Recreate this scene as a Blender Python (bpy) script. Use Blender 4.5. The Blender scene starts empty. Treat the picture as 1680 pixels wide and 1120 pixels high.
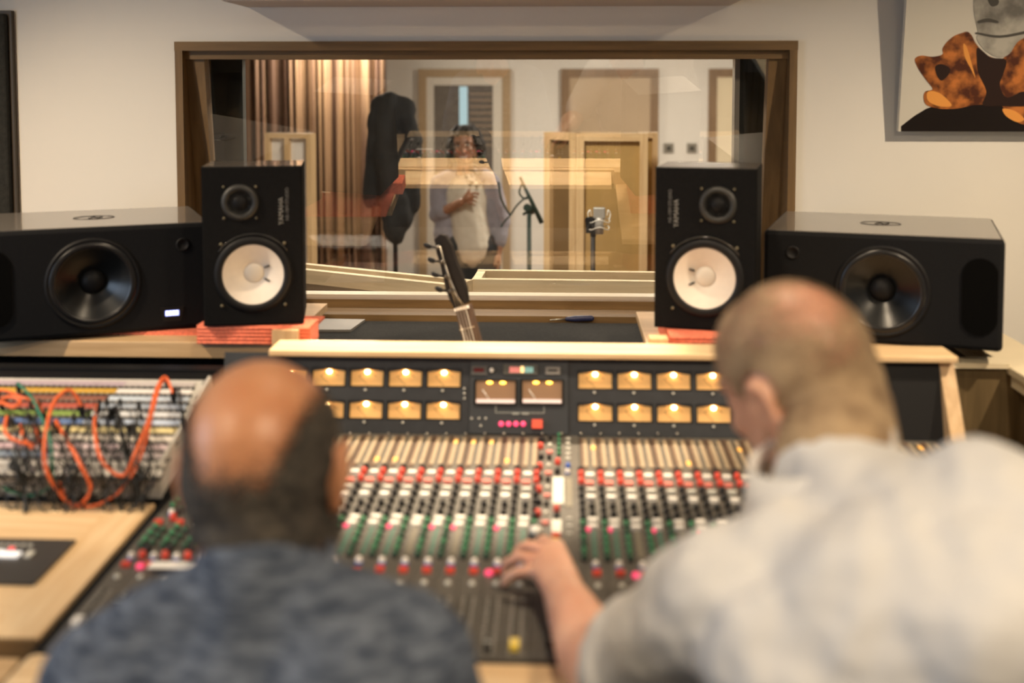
import bpy, bmesh, math, random
from mathutils import Vector, Matrix, Euler, noise
R = math.radians
SC = bpy.context.scene
COL = SC.collection
random.seed(7)

# ------------------------------------------------------------------ camera
FPX = 40 / 36 * 1680
CAM_H = 1.65
YAW, PITCH = R(2.5), R(3.8)
PRIN_Y = 140 + FPX * math.tan(PITCH)          # row of the principal point (shifted lens)
cam_data = bpy.data.cameras.new('camera')
cam = bpy.data.objects.new('camera', cam_data)
COL.objects.link(cam)
cam.location = (0, 0, CAM_H)
cam.rotation_euler = (R(90) - PITCH, 0, YAW)
cam_data.lens = 40
cam_data.sensor_width = 36
cam_data.sensor_fit = 'HORIZONTAL'
cam_data.shift_y = (PRIN_Y - 560) / 1680
cam_data.clip_start = 0.05
cam_data.clip_end = 60
cam_data.dof.use_dof = True
cam_data.dof.focus_distance = 3.75
cam_data.dof.aperture_fstop = 1.8
SC.camera = cam

# ------------------------------------------------------------------ exposure, world, lamps
SC.view_settings.view_transform = 'Standard'
SC.view_settings.look = 'None'
SC.view_settings.gamma = 1
SC.view_settings.use_curve_mapping = False
SC.view_settings.exposure = 0.0
world = bpy.data.worlds.new('world')
world.use_nodes = True
world.node_tree.nodes['Background'].inputs[0].default_value = (0.35, 0.45, 0.6, 1)
world.node_tree.nodes['Background'].inputs[1].default_value = 0.12
SC.world = world

def area(name, loc, target, size, watts, color, size_y=None):
    d = bpy.data.lights.new(name, 'AREA')
    d.energy = watts; d.color = color; d.size = size
    if size_y: d.shape = 'RECTANGLE'; d.size_y = size_y
    o = bpy.data.objects.new(name, d); COL.objects.link(o)
    o.location = loc
    o.rotation_euler = (Vector(target) - Vector(loc)).to_track_quat('-Z', 'Y').to_euler()
    return o
def spot(name, loc, target, watts, color, angle=90, blend=0.6, rad=0.04):
    d = bpy.data.lights.new(name, 'SPOT')
    d.energy = watts; d.color = color; d.spot_size = R(angle); d.spot_blend = blend; d.shadow_soft_size = rad
    o = bpy.data.objects.new(name, d); COL.objects.link(o)
    o.location = loc
    o.rotation_euler = (Vector(target) - Vector(loc)).to_track_quat('-Z', 'Y').to_euler()
    return o
WARM = (1.0, 0.79, 0.545)
DAY = (0.62, 0.78, 1.0)
# ceiling downlights of the control room (housings are built further down at the same places)
DOWNLIGHTS = [(-1.9, 1.95, 2.40), (0.0, 1.75, 2.56), (1.6, 1.9, 2.40), (-1.3, 0.1, 2.56), (0.9, -0.1, 2.56), (-0.2, 2.93, 2.56)]
spot('downlight_lamp', DOWNLIGHTS[0], (-1.15, 2.8, 0.6), 150, WARM, 92, 1.0, 0.03)
spot('downlight_lamp', DOWNLIGHTS[1], (0.0, 2.15, 1.0), 72, WARM, 92, 1.0, 0.05)
spot('downlight_lamp', DOWNLIGHTS[5], (-0.2, 2.47, 1.07), 330, WARM, 36, 0.35, 0.03)
spot('downlight_lamp', DOWNLIGHTS[2], (1.0, 2.8, 0.6), 130, WARM, 96, 1.0, 0.03)
spot('downlight_lamp', DOWNLIGHTS[3], (-0.75, 1.2, 0.9), 78, WARM, 92, 1.0, 0.06)
spot('downlight_lamp', DOWNLIGHTS[4], (0.45, 1.2, 0.9), 138, WARM, 92, 1.0, 0.06)
# daylight through the window in the left wall
area('daylight', (-2.48, 0.9, 1.55), (0, 1.1, 1.15), 1.2, 19, DAY, 1.0)
# live room ceiling lamps
LIVE_LAMPS = [(-0.3, 4.6, 2.36), (1.0, 7.6, 2.36), (-1.6, 8.2, 2.36)]
for p, w in zip(LIVE_LAMPS, (66, 92, 70)):
    area('live_room_lamp', p, (p[0], p[1] + 0.25, 0), 0.55, w, (1.0, 0.89, 0.72))

# ------------------------------------------------------------------ pixel helpers (1680 x 1120 frame)
def ray(px, py):
    u = (px - 840) / FPX; v = -(py - PRIN_Y) / FPX
    y = math.cos(PITCH) + v * math.sin(PITCH); z = -math.sin(PITCH) + v * math.cos(PITCH)
    c, s = math.cos(YAW), math.sin(YAW)
    return Vector((c * u - s * y, s * u + c * y, z))
def at(px, py, d):
    r = ray(px, py); return Vector((0, 0, CAM_H)) + r * (d / r.y)
def on_plane(px, py, p0, n):
    r = ray(px, py); c = Vector((0, 0, CAM_H))
    return c + r * ((Vector(p0) - c).dot(n) / r.dot(n))

# ------------------------------------------------------------------ materials
MATS = {}
def mat(name, col, rough=0.5, metal=0.0, emit=None, es=0.0, vary=0.0, scale=20.0, bump=0.0, bscale=60.0,
        sss=0.0, coat=0.0, spec=None, stretch=None, col2=None, vstops=(0.35, 0.65)):
    if name in MATS: return MATS[name]
    m = bpy.data.materials.new(name); m.use_nodes = True
    nt = m.node_tree; b = nt.nodes['Principled BSDF']
    b.inputs['Base Color'].default_value = (*col, 1)
    b.inputs['Roughness'].default_value = rough
    b.inputs['Metallic'].default_value = metal
    if coat: b.inputs['Coat Weight'].default_value = coat
    if spec is not None: b.inputs['Specular IOR Level'].default_value = spec
    if sss:
        b.inputs['Subsurface Weight'].default_value = sss
        b.inputs['Subsurface Radius'].default_value = (0.6, 0.25, 0.12)
        b.inputs['Subsurface Scale'].default_value = 0.02
    if emit: b.inputs['Emission Color'].default_value = (*emit, 1); b.inputs['Emission Strength'].default_value = es
    if vary or bump or col2:
        tc = nt.nodes.new('ShaderNodeTexCoord'); mp = nt.nodes.new('ShaderNodeMapping')
        nt.links.new(tc.outputs['Object'], mp.inputs['Vector'])
        if stretch: mp.inputs['Scale'].default_value = stretch
    if vary or col2:
        n = nt.nodes.new('ShaderNodeTexNoise'); n.inputs['Scale'].default_value = scale; n.inputs['Detail'].default_value = 4
        r = nt.nodes.new('ShaderNodeValToRGB'); r.color_ramp.elements[0].position = vstops[0]; r.color_ramp.elements[1].position = vstops[1]
        r.color_ramp.elements[0].color = (*[max(0, c * (1 - vary)) for c in col], 1)
        r.color_ramp.elements[1].color = (*(col2 if col2 else [min(1, c * (1 + vary * .6)) for c in col]), 1)
        nt.links.new(mp.outputs['Vector'], n.inputs['Vector']); nt.links.new(n.outputs['Fac'], r.inputs['Fac'])
        nt.links.new(r.outputs['Color'], b.inputs['Base Color'])
    if bump:
        n2 = nt.nodes.new('ShaderNodeTexNoise'); n2.inputs['Scale'].default_value = bscale; n2.inputs['Detail'].default_value = 3
        bp = nt.nodes.new('ShaderNodeBump'); bp.inputs['Strength'].default_value = bump; bp.inputs['Distance'].default_value = 0.01
        nt.links.new(mp.outputs['Vector'], n2.inputs['Vector']); nt.links.new(n2.outputs['Fac'], bp.inputs['Height'])
        nt.links.new(bp.outputs['Normal'], b.inputs['Normal'])
    MATS[name] = m
    return m
def wood(name, a, b_, scale=6.0, along='X', rough=0.45, coat=0.15):
    if name in MATS: return MATS[name]
    st = {'X': (0.6, 9, 9), 'Y': (9, 0.6, 9), 'Z': (9, 9, 0.6)}[along]
    return mat(name, a, rough, vary=0.0001, col2=b_, scale=scale, stretch=st, bump=0.05, bscale=scale * 3, coat=coat)
def glass(name, refl, tint=(1, 1, 1)):
    m = bpy.data.materials.new(name); m.use_nodes = True; nt = m.node_tree; nt.nodes.clear()
    out = nt.nodes.new('ShaderNodeOutputMaterial'); mix = nt.nodes.new('ShaderNodeMixShader')
    tr = nt.nodes.new('ShaderNodeBsdfTransparent'); tr.inputs[0].default_value = (*tint, 1)
    gl = nt.nodes.new('ShaderNodeBsdfGlossy'); gl.inputs['Roughness'].default_value = 0.0
    fr = nt.nodes.new('ShaderNodeFresnel'); fr.inputs['IOR'].default_value = 1.5
    mx = nt.nodes.new('ShaderNodeMath'); mx.operation = 'MAXIMUM'; mx.inputs[1].default_value = refl
    nt.links.new(fr.outputs[0], mx.inputs[0]); nt.links.new(mx.outputs[0], mix.inputs['Fac'])
    nt.links.new(tr.outputs[0], mix.inputs[1]); nt.links.new(gl.outputs[0], mix.inputs[2]); nt.links.new(mix.outputs[0], out.inputs['Surface'])
    return m

M_wall = mat('wall_paint', (0.80, 0.775, 0.72), 0.7, vary=0.02, scale=3, bump=0.03, bscale=40)
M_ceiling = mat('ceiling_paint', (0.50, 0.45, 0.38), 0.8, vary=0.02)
M_carpet = mat('carpet', (0.10, 0.09, 0.085), 0.95, vary=0.3, scale=300)
M_brown = wood('stained_frame', (0.135, 0.078, 0.028), (0.20, 0.118, 0.045), 5, 'X', .6, 0)
M_brownZ = wood('stained_frame_upright', (0.135, 0.078, 0.028), (0.20, 0.118, 0.045), 5, 'Z', .6, 0)
M_panelZ = wood('olive_panelling', (0.11, 0.075, 0.032), (0.16, 0.11, 0.05), 6, 'Z', 0.6, 0)
M_pine = wood('pale_birch', (0.72, 0.49, 0.26), (0.84, 0.63, 0.38), 7, 'X')
M_pineY = wood('pale_birch_deep', (0.72, 0.49, 0.26), (0.84, 0.63, 0.38), 7, 'Y')
M_pineZ = wood('pale_birch_upright', (0.72, 0.49, 0.26), (0.84, 0.63, 0.38), 7, 'Z')
M_tan = wood('tan_birch', (0.50, 0.33, 0.17), (0.62, 0.43, 0.24), 7, 'X')
M_tanZ = wood('tan_birch_upright', (0.50, 0.33, 0.17), (0.62, 0.43, 0.24), 7, 'Z')
M_cream = mat('cream_paint', (0.76, 0.66, 0.47), 0.55, vary=0.03, scale=8)
M_black = mat('black_plastic', (0.009, 0.009, 0.010), 0.5, spec=.22)
M_blackmat = mat('black_vinyl', (0.006, 0.006, 0.0065), 0.8, spec=.1, vary=0.25, scale=200, bump=0.05, bscale=300)
M_char = mat('charcoal_paint', (0.009, 0.0095, 0.011), 0.7, spec=.12, vary=0.15, scale=180)
M_cabtop = mat('sheen_lightened_lacquer', (0.15, 0.135, 0.12), 0.36, coat=.8)  # dark lacquer with the sheen on speaker tops put into a paler colour
M_felt = mat('black_felt', (0.010, 0.010, 0.010), 0.95, vary=0.5, scale=120, bump=0.3, bscale=200)
M_conewhite = mat('white_paper_cone', (0.70, 0.64, 0.57), 0.55, vary=0.03, scale=60)
M_screw = mat('dull_steel', (0.45, 0.42, 0.36), 0.35, 0.9)
M_panelblue = mat('slate_panel', (0.034, 0.037, 0.043), 0.5, spec=.3, vary=0.1, scale=40)
M_strip = mat('module_grey', (0.10, 0.092, 0.080), 0.5, vary=0.2, scale=120)
M_beige = mat('beige_scale', (0.30, 0.24, 0.165), 0.5, vary=0.25, scale=500, stretch=(0.3, 1, 1))
M_brownstrip = mat('brown_strip', (0.10, 0.055, 0.035), 0.45)
M_redk = mat('red_cap', (0.72, 0.075, 0.045), 0.35, coat=0.3)
M_pinkk = mat('pale_red_cap', (0.80, 0.24, 0.20), 0.4)
M_hot = mat('lit_magenta_lens', (0.75, 0.05, 0.12), 0.4, emit=(1.0, 0.08, 0.2), es=0.9)
M_whitek = mat('white_cap', (0.86, 0.83, 0.78), 0.35)
M_greyk = mat('grey_white_cap', (0.60, 0.60, 0.55), 0.4)
M_blackk = mat('black_cap', (0.016, 0.015, 0.015), 0.4)
M_greenk = mat('green_cap', (0.05, 0.26, 0.12), 0.4)
M_dgreenk = mat('dark_green_cap', (0.025, 0.10, 0.055), 0.4)
M_tealk = mat('teal_scale', (0.055, 0.17, 0.13), 0.45, vary=0.3, scale=400)
M_bluek = mat('blue_cap', (0.05, 0.13, 0.5), 0.4)
M_yellowk = mat('yellow_cap', (0.85, 0.62, 0.05), 0.35)
M_foam = mat('coral_foam', (0.80, 0.20, 0.11), 0.85, vary=0.2, scale=150, bump=0.3, bscale=250)
M_steelgrey = mat('patch_plate_grey', (0.56, 0.54, 0.50), 0.45, vary=0.05)

# ------------------------------------------------------------------ mesh helpers
def link(o, parent=None):
    COL.objects.link(o)
    if parent is not None: o.parent = parent
    return o
def tag(o, label=None, cat=None, group=None, kind=None):
    if label: o['label'] = label
    if cat: o['category'] = cat
    if group: o['group'] = group
    if kind: o['kind'] = kind
    return o
def empty(name, loc, rz=0, label=None, cat=None, group=None, rot=None):
    o = bpy.data.objects.new(name, None); COL.objects.link(o)
    o.location = loc; o.rotation_euler = rot if rot else (0, 0, rz)
    o.empty_display_size = 0.05
    return tag(o, label, cat, group)
def copy_tree(o, parent=None):
    c = o.copy(); COL.objects.link(c); c.parent = parent
    for ch in list(o.children): copy_tree(ch, c)
    return c

class MB:
    """collects shapes into one mesh"""
    def __init__(self): self.bm = bmesh.new(); self.mats = []; self.mi = 0
    def use(self, m):
        if m not in self.mats: self.mats.append(m)
        self.mi = self.mats.index(m); return self
    def _f(self, vs, smooth=False):
        try: f = self.bm.faces.new(vs)
        except ValueError: return None
        f.material_index = self.mi; f.smooth = smooth; return f
    def box(self, x0, x1, y0, y1, z0, z1, M=None, bev=0.0):
        if bev > 0:
            t = bmesh.new()
            bmesh.ops.create_cube(t, size=1.0)
            for v in t.verts: v.co = Vector(((x0 + x1) / 2 + v.co.x * (x1 - x0), (y0 + y1) / 2 + v.co.y * (y1 - y0), (z0 + z1) / 2 + v.co.z * (z1 - z0)))
            bmesh.ops.bevel(t, geom=t.edges[:], offset=bev, segments=2, affect='EDGES', profile=0.5)
            mp = {}
            for v in t.verts: mp[v] = self.bm.verts.new(M @ v.co if M else v.co)
            for f in t.faces: self._f([mp[v] for v in f.verts])
            t.free(); return self
        vs = [self.bm.verts.new((M @ Vector(c)) if M else c) for c in
              [(x0, y0, z0), (x1, y0, z0), (x1, y1, z0), (x0, y1, z0), (x0, y0, z1), (x1, y0, z1), (x1, y1, z1), (x0, y1, z1)]]
        for q in [(0, 3, 2, 1), (4, 5, 6, 7), (0, 1, 5, 4), (1, 2, 6, 5), (2, 3, 7, 6), (3, 0, 4, 7)]: self._f([vs[i] for i in q])
        return self
    def cbox(self, c, s, M=None, bev=0.0):
        return self.box(c[0] - s[0] / 2, c[0] + s[0] / 2, c[1] - s[1] / 2, c[1] + s[1] / 2, c[2] - s[2] / 2, c[2] + s[2] / 2, M, bev)
    def lathe(self, prof, seg=24, M=None, smooth=True, caps=True):
        """profile of (radius, height) turned round local Z, then placed by M"""
        M = M or Matrix.Identity(4); rings = []
        for r, h in prof:
            if r < 1e-6: rings.append([self.bm.verts.new(M @ Vector((0, 0, h)))])
            else: rings.append([self.bm.verts.new(M @ Vector((r * math.cos(2 * math.pi * k / seg), r * math.sin(2 * math.pi * k / seg), h))) for k in range(seg)])
        for a, b in zip(rings, rings[1:]):
            for k in range(seg):
                k2 = (k + 1) % seg
                if len(a) == 1 and len(b) == 1: continue
                if len(a) == 1: self._f([a[0], b[k2], b[k]][::-1], smooth)
                elif len(b) == 1: self._f([a[k], a[k2], b[0]], smooth)
                else: self._f([a[k], a[k2], b[k2], b[k]], smooth)
        if not caps: return self
        if len(rings[0]) > 1: self._f(rings[0][::-1])
        if len(rings[-1]) > 1: self._f(rings[-1])
        return self
    def cyl(self, p0, p1, r0, r1=None, seg=12):
        p0, p1 = Vector(p0), Vector(p1); r1 = r0 if r1 is None else r1
        d = p1 - p0; L = d.length
        M = Matrix.Translation(p0) @ d.to_track_quat('Z', 'Y').to_matrix().to_4x4()
        return self.lathe([(r0, 0), (r1, L)], seg, M)
    def cap(self, p0, r0, p1, r1, seg=16, flat=None):
        """tapered capsule"""
        p0, p1 = Vector(p0), Vector(p1); d = p1 - p0; L = d.length
        M = Matrix.Translation(p0) @ (d.to_track_quat('Z', 'Y').to_matrix().to_4x4() if L > 1e-6 else Matrix.Identity(4))
        if flat: M = M @ Matrix.Diagonal((flat[0], flat[1], 1, 1))
        pr = [(r0 * math.cos(a), r0 * math.sin(a)) for a in [R(t) for t in (-90, -60, -30, 0)]]
        pr += [(r1 * math.cos(a), L + r1 * math.sin(a)) for a in [R(t) for t in (0, 30, 60, 90)]]
        return self.lathe([(max(r, 0) if r > 1e-5 else 0, h) for r, h in pr], seg, M)
    def ell(self, c, r, rot=(0, 0, 0), seg=20, M0=None):
        M = Matrix.Translation(Vector(c)) @ Euler(rot).to_matrix().to_4x4() @ Matrix.Diagonal((*r, 1))
        if M0: M = M0 @ M
        n = 12
        return self.lathe([((math.cos(-math.pi / 2 + math.pi * k / n)) if 0 < k < n else 0, math.sin(-math.pi / 2 + math.pi * k / n)) for k in range(n + 1)], seg, M)
    def tube(self, pts, r, seg=8, closed=False, sub=6):
        pts = [Vector(p) for p in pts]; P = []
        n = len(pts)
        if n > 2 and sub > 1:
            rng = range(n if closed else n - 1)
            for i in rng:
                g = (lambda k: pts[k % n]) if closed else (lambda k: pts[min(max(k, 0), n - 1)])
                a, b, c, d = g(i - 1), g(i), g(i + 1), g(i + 2)
                for s in range(sub):
                    t = s / sub
                    P.append(0.5 * ((2 * b) + (c - a) * t + (2 * a - 5 * b + 4 * c - d) * t * t + (3 * b - a - 3 * c + d) * t ** 3))
            if not closed: P.append(pts[-1])
        else: P = pts
        rings = []; up = Vector((0, 0, 1)); m = len(P)
        for i, p in enumerate(P):
            t = (P[(i + 1) % m] - P[i - 1]) if closed else (P[min(i + 1, m - 1)] - P[max(i - 1, 0)])
            if t.length < 1e-9: t = Vector((0, 0, 1))
            t.normalize(); s = t.cross(up)
            if s.length < 1e-3: s = t.cross(Vector((1, 0, 0)))
            s.normalize(); up = s.cross(t).normalized()
            rr = r(i / max(1, m - 1)) if callable(r) else r
            rings.append([self.bm.verts.new(p + s * rr * math.cos(2 * math.pi * k / seg) + up * rr * math.sin(2 * math.pi * k / seg)) for k in range(seg)])
        for a, b in (zip(rings, rings[1:] + rings[:1]) if closed else zip(rings, rings[1:])):
            for k in range(seg): self._f([a[k], a[(k + 1) % seg], b[(k + 1) % seg], b[k]], True)
        if not closed: self._f(rings[0]); self._f(rings[-1][::-1])
        return self
    def prism(self, poly, y0, y1, M=None):
        """outline in local x,z pushed from y0 to y1"""
        M = M or Matrix.Identity(4)
        a = [self.bm.verts.new(M @ Vector((x, y0, z))) for x, z in poly]; b = [self.bm.verts.new(M @ Vector((x, y1, z))) for x, z in poly]
        self._f(a); self._f(b[::-1]); n = len(poly)
        for i in range(n): self._f([a[i], b[i], b[(i + 1) % n], a[(i + 1) % n]])
        return self
    def build(self, name, m=None, parent=None, loc=None, rot=None, fix=True, smooth=False):
        if fix: bmesh.ops.recalc_face_normals(self.bm, faces=self.bm.faces[:])
        me = bpy.data.meshes.new(name); self.bm.to_mesh(me); self.bm.free()
        for x in (self.mats or [m]): me.materials.append(x)
        if smooth:
            for p in me.polygons: p.use_smooth = True
        o = bpy.data.objects.new(name, me); link(o, parent)
        if loc is not None: o.location = loc
        if rot is not None: o.rotation_euler = rot
        return o
def FRONT(x, z, y=0.0):
    """frame whose local Z points to the viewer side (-Y)"""
    return Matrix.Translation((x, y, z)) @ Matrix.Rotation(R(90), 4, 'X')
def text(body, size, m, parent, loc, rot, name='lettering', ext=0.0004, align='CENTER'):
    cu = bpy.data.curves.new(name, 'FONT'); cu.body = body; cu.size = size; cu.align_x = align; cu.align_y = 'CENTER'; cu.extrude = ext
    t = bpy.data.objects.new('tmp', cu); COL.objects.link(t)
    bpy.context.view_layer.update()
    me = bpy.data.meshes.new_from_object(t.evaluated_get(bpy.context.evaluated_depsgraph_get()))
    bpy.data.objects.remove(t); me.materials.clear(); me.materials.append(m)
    o = bpy.data.objects.new(name, me); link(o, parent); o.location = loc; o.rotation_euler = rot
    return o
def cut(o, *cutters):
    """carve the cutter meshes out of o"""
    for c in cutters:
        m = o.modifiers.new('c', 'BOOLEAN'); m.object = c; m.operation = 'DIFFERENCE'; m.solver = 'EXACT'
    bpy.context.view_layer.update()
    me = bpy.data.meshes.new_from_object(o.evaluated_get(bpy.context.evaluated_depsgraph_get()))
    o.modifiers.clear(); o.data = me
    for c in cutters: bpy.data.objects.remove(c)
    return o
def struct(o): o['kind'] = 'structure'; return o
def remeshed(mb, name, m, parent, voxel, smooth=6, disp=0, dscale=0.1, loc=None):
    """union of overlapping shapes as one continuous skin"""
    me = bpy.data.meshes.new('src'); mb.bm.normal_update(); bmesh.ops.recalc_face_normals(mb.bm, faces=mb.bm.faces[:]); mb.bm.to_mesh(me); mb.bm.free()
    o = bpy.data.objects.new('src', me); COL.objects.link(o)
    rm = o.modifiers.new('r', 'REMESH'); rm.mode = 'VOXEL'; rm.voxel_size = voxel; rm.use_smooth_shade = True
    sm = o.modifiers.new('s', 'SMOOTH'); sm.iterations = smooth; sm.factor = 0.5
    if disp:
        tx = bpy.data.textures.new('folds', 'CLOUDS'); tx.noise_scale = dscale; tx.noise_depth = 2
        dm = o.modifiers.new('d', 'DISPLACE'); dm.texture = tx; dm.strength = disp; dm.mid_level = 0.5; dm.texture_coords = 'LOCAL'
    bpy.context.view_layer.update()
    out = bpy.data.meshes.new_from_object(o.evaluated_get(bpy.context.evaluated_depsgraph_get()))
    bpy.data.objects.remove(o)
    out.materials.clear(); out.materials.append(m)
    for p in out.polygons: p.use_smooth = True
    r = bpy.data.objects.new(name, out); link(r, parent)
    if loc is not None: r.location = loc
    return r
# ================================================================== THE SETTING
WY = 3.25                                   # face of the window wall
WX0, WX1 = -1.11, 0.66                      # window frame outer sides
WZ0, WZ1 = 0.965, 1.775                     # opening
def sbox(name, m, *b): return struct(MB().box(*b).build(name, m))
sbox('floor', M_carpet, -2.6, 1.95, -1.6, 3.25, -0.1, 0.0)
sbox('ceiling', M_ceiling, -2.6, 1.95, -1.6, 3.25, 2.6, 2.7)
w = MB()                                    # window wall with an opening, 0.3 thick
w.box(-2.6, WX0, WY, WY + .3, 0, 2.6).box(WX1, 1.95, WY, WY + .3, 0, 2.6).box(WX0, WX1, WY, WY + .3, WZ1, 2.6).box(WX0, WX1, WY, WY + .3, -0.2, WZ0)
struct(w.build('wall_front', M_wall))
w = MB()                                    # left wall with its daylight window
w.box(-2.7, -2.6, -1.6, 0.3, 0, 2.6).box(-2.7, -2.6, 1.5, 3.25, 0, 2.6).box(-2.7, -2.6, 0.3, 1.5, 0, 1.05).box(-2.7, -2.6, 0.3, 1.5, 2.05, 2.6)
struct(w.build('wall_left', M_wall))
sbox('wall_right', M_wall, 1.95, 2.05, -1.6, 3.25, 0, 2.6)
sbox('wall_back', mat('dark_back_wall', (0.16, 0.13, 0.10), 0.8, vary=0.1), -2.6, 1.95, -1.7, -1.6, 0, 2.6)
# daylight window in the left wall
w2 = MB().box(-2.68, -2.58, 0.3, 0.35, 1.05, 2.05).box(-2.68, -2.58, 1.45, 1.5, 1.05, 2.05).box(-2.68, -2.58, .3, 1.5, 1.05, 1.1).box(-2.68, -2.58, .3, 1.5, 2.0, 2.05).box(-2.66, -2.62, .88, .92, 1.1, 2.0).build('window_2', mat('white_frame', (0.8, 0.8, 0.78), 0.4))
struct(w2)
MB().box(-2.645, -2.640, .35, 1.45, 1.1, 2.0).build('pane', glass('daylight_glass', 0.05), w2)
# observation window: casing boards, tilted pane, upright pane
wf = MB()
FD = 0.018                                   # how far the casing stands proud
wf.use(M_brown).box(WX0 - .001, WX1 + .001, WY - FD, WY + .03, WZ1 - .026, WZ1)
wf.box(WX0 + .02, WX1 - .02, WY + .03, WY + .30, WZ1 - .045, WZ1 - .001)
wf.use(M_brownZ).box(WX0, WX0 + .022, WY - FD, WY + .29, WZ0, WZ1 - .026).box(WX1 - .022, WX1, WY - FD, WY + .29, WZ0, WZ1 - .026)
wf.use(M_brown).box(WX0 + .022, WX1 - .022, WY - .01, WY + .29, WZ0, WZ0 + .022)
win = struct(wf.build('window_1', M_brown))
# stops that hold the tilted pane: top near the viewer, foot deep in the reveal
GT = R(8)
gz0, gz1 = WZ0 + .022, WZ1 - .045
gy = lambda z: WY + .035 + math.tan(GT) * (gz1 - z)
for sx, xa in ((1, WX0 + .022), (-1, WX1 - .022)):
    s = MB()
    a, b = (xa, xa + .052 * sx)
    q = [(a, gy(gz1) - .018, gz1), (b, gy(gz1) - .018, gz1), (b, gy(gz1) + .03, gz1), (a, gy(gz1) + .03, gz1),
         (a, gy(gz0) - .018, gz0), (b, gy(gz0) - .018, gz0), (b, gy(gz0) + .03, gz0), (a, gy(gz0) + .03, gz0)]
    vs = [s.bm.verts.new(c) for c in q]
    for k in [(0, 1, 2, 3), (7, 6, 5, 4), (0, 4, 5, 1), (1, 5, 6, 2), (2, 6, 7, 3), (3, 7, 4, 0)]: s._f([vs[i] for i in k])
    s.build('glazing_bead', M_brownZ, win)
MB().use(M_brown).box(WX0 + .022, WX1 - .022, WY + .005, WY + .03, WZ1 - .05, WZ1 - .026).build('glazing_bead', M_brown, win)
MB().box(WX0 + .022, WX1 - .022, gy(gz0) - .03, gy(gz0) + .05, gz0, gz0 + .022).build('sill_board', M_brown, win)
MB().box(WX0 + .022, WX1 - .022, WY + .235, WY + .30, gz0, gz0 + .012).build('sill_board', mat('white_sill', (0.7, 0.62, 0.48), 0.4), win)
# dark rebate strips between the two panes
MB().box(WX1 - .12, WX1 - .022, WY + .25, WY + .285, gz0, gz1).build('reveal_strip', mat('dark_teal_reveal', (0.03, 0.04, 0.04), 0.5), win)
MB().box(WX0 + .022, WX0 + .12, WY + .25, WY + .285, gz0, gz1).build('reveal_strip', MATS['dark_teal_reveal'], win)
MB().box(WX1 - .135, WX1 - .12, WY + .24, WY + .29, gz0, gz1).build('reveal_strip', mat('silver_edge', (0.45, 0.43, 0.38), 0.35, 0.6), win)
G = glass('studio_glass', 0.22)
xa, xb = WX0 + .03, WX1 - .03
p = MB()
vs = [p.bm.verts.new(c) for c in [(xa, gy(gz0), gz0), (xb, gy(gz0), gz0), (xb, gy(gz1), gz1), (xa, gy(gz1), gz1)]]
p._f(vs); p.build('pane', G, win)
p = MB()
vs = [p.bm.verts.new(c) for c in [(xa, WY + .215, gz0), (xb, WY + .215, gz0), (xb, WY + .252, gz1), (xa, WY + .252, gz1)]]
p._f(vs); p.build('pane', glass('studio_glass_rear', 0.10), win)

# live room behind the glass
LF = -0.2
sbox('floor', mat('oak_floor', (0.23, 0.13, 0.07), 0.4, vary=.2, scale=4, stretch=(1, 8, 1)), -3.4, 3.2, 3.56, 9.9, LF - .1, LF)
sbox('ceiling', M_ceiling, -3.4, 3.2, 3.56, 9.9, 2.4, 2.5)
sbox('wall_back', M_wall, -3.4, 3.2, 9.8, 9.9, LF, 2.4)
sbox('wall_left', M_wall, -3.5, -3.4, 3.56, 9.9, LF, 2.4)
sbox('wall_right', M_wall, 3.2, 3.3, 3.56, 9.9, LF, 2.4)
DY = 9.8
def wx(px, d): return at(px, 300, d).x
def wz(py, d): return at(840, py, d).z
def door(name, x0, x1, ztop, frame_m, leaf_m, glazed=False, handle=True):
    fw = .07
    f = MB().box(x0, x0 + fw, DY - .05, DY, LF, ztop).box(x1 - fw, x1, DY - .05, DY, LF, ztop).box(x0 + fw, x1 - fw, DY - .05, DY, ztop - fw, ztop)
    d = struct(f.build(name, frame_m))
    if glazed:
        gx0, gx1, gt = wx(713, DY), wx(809, DY), wz(140, DY)
        l = MB().box(x0 + fw, gx0, DY - .04, DY - .005, LF, ztop - fw).box(gx1, x1 - fw, DY - .04, DY - .005, LF, ztop - fw)
        l.box(gx0, gx1, DY - .04, DY - .005, gt, ztop - fw).box(gx0, gx1, DY - .04, DY - .005, LF, .3)
        leaf = l.build('door_leaf', leaf_m, d)
        g = MB().box(gx0, gx1, DY - .02, DY - .012, .3, gt)
        g.build('door_glass', mat('dim_corridor_glass', (0.16, 0.14, 0.12), 0.2, vary=.1), leaf)
        xg = wx(762, DY)
        MB().box(xg - .04, xg + .03, DY - .026, DY - .021, .9, gt - .01).build('door_glass', mat('corridor_daylight', (0.35, 0.5, 0.55), 0.3, emit=(0.55, 0.85, 0.95), es=0.55), leaf)
        sl = MB()
        for k in range(9): sl.box(xg + .05, gx1 - .005, DY - .028, DY - .021, gt - .08 - k * .055, gt - .065 - k * .055)
        sl.build('blind', mat('corridor_slats', (0.33, 0.25, 0.18), 0.6), leaf)
    else:
        leaf = MB().box(x0 + fw, x1 - fw, DY - .035, DY - .005, LF, ztop - fw).build('door_leaf', leaf_m, d)
    if handle:
        MB().cyl((x1 - .16, DY - .09, .85), (x1 - .28, DY - .09, .85), .012).cyl((x1 - .16, DY - .09, .85), (x1 - .16, DY - .03, .85), .014).build('door_handle', M_screw, leaf)
    return d
M_dframe = wood('door_frame_brown', (0.20, 0.125, 0.065), (0.27, 0.17, 0.09), 4, 'Z')
door('door_1', wx(688, DY), wx(838, DY), wz(113, DY), mat('door_frame_tan', (0.42, 0.30, 0.17), .5), mat('door_white', (0.70, 0.66, 0.58), .5), True)
door('door_2', wx(920, DY), wx(1079, DY), wz(113, DY), M_dframe, mat('door_cream', (0.50, 0.38, 0.25), .5, vary=.03, scale=3))
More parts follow.
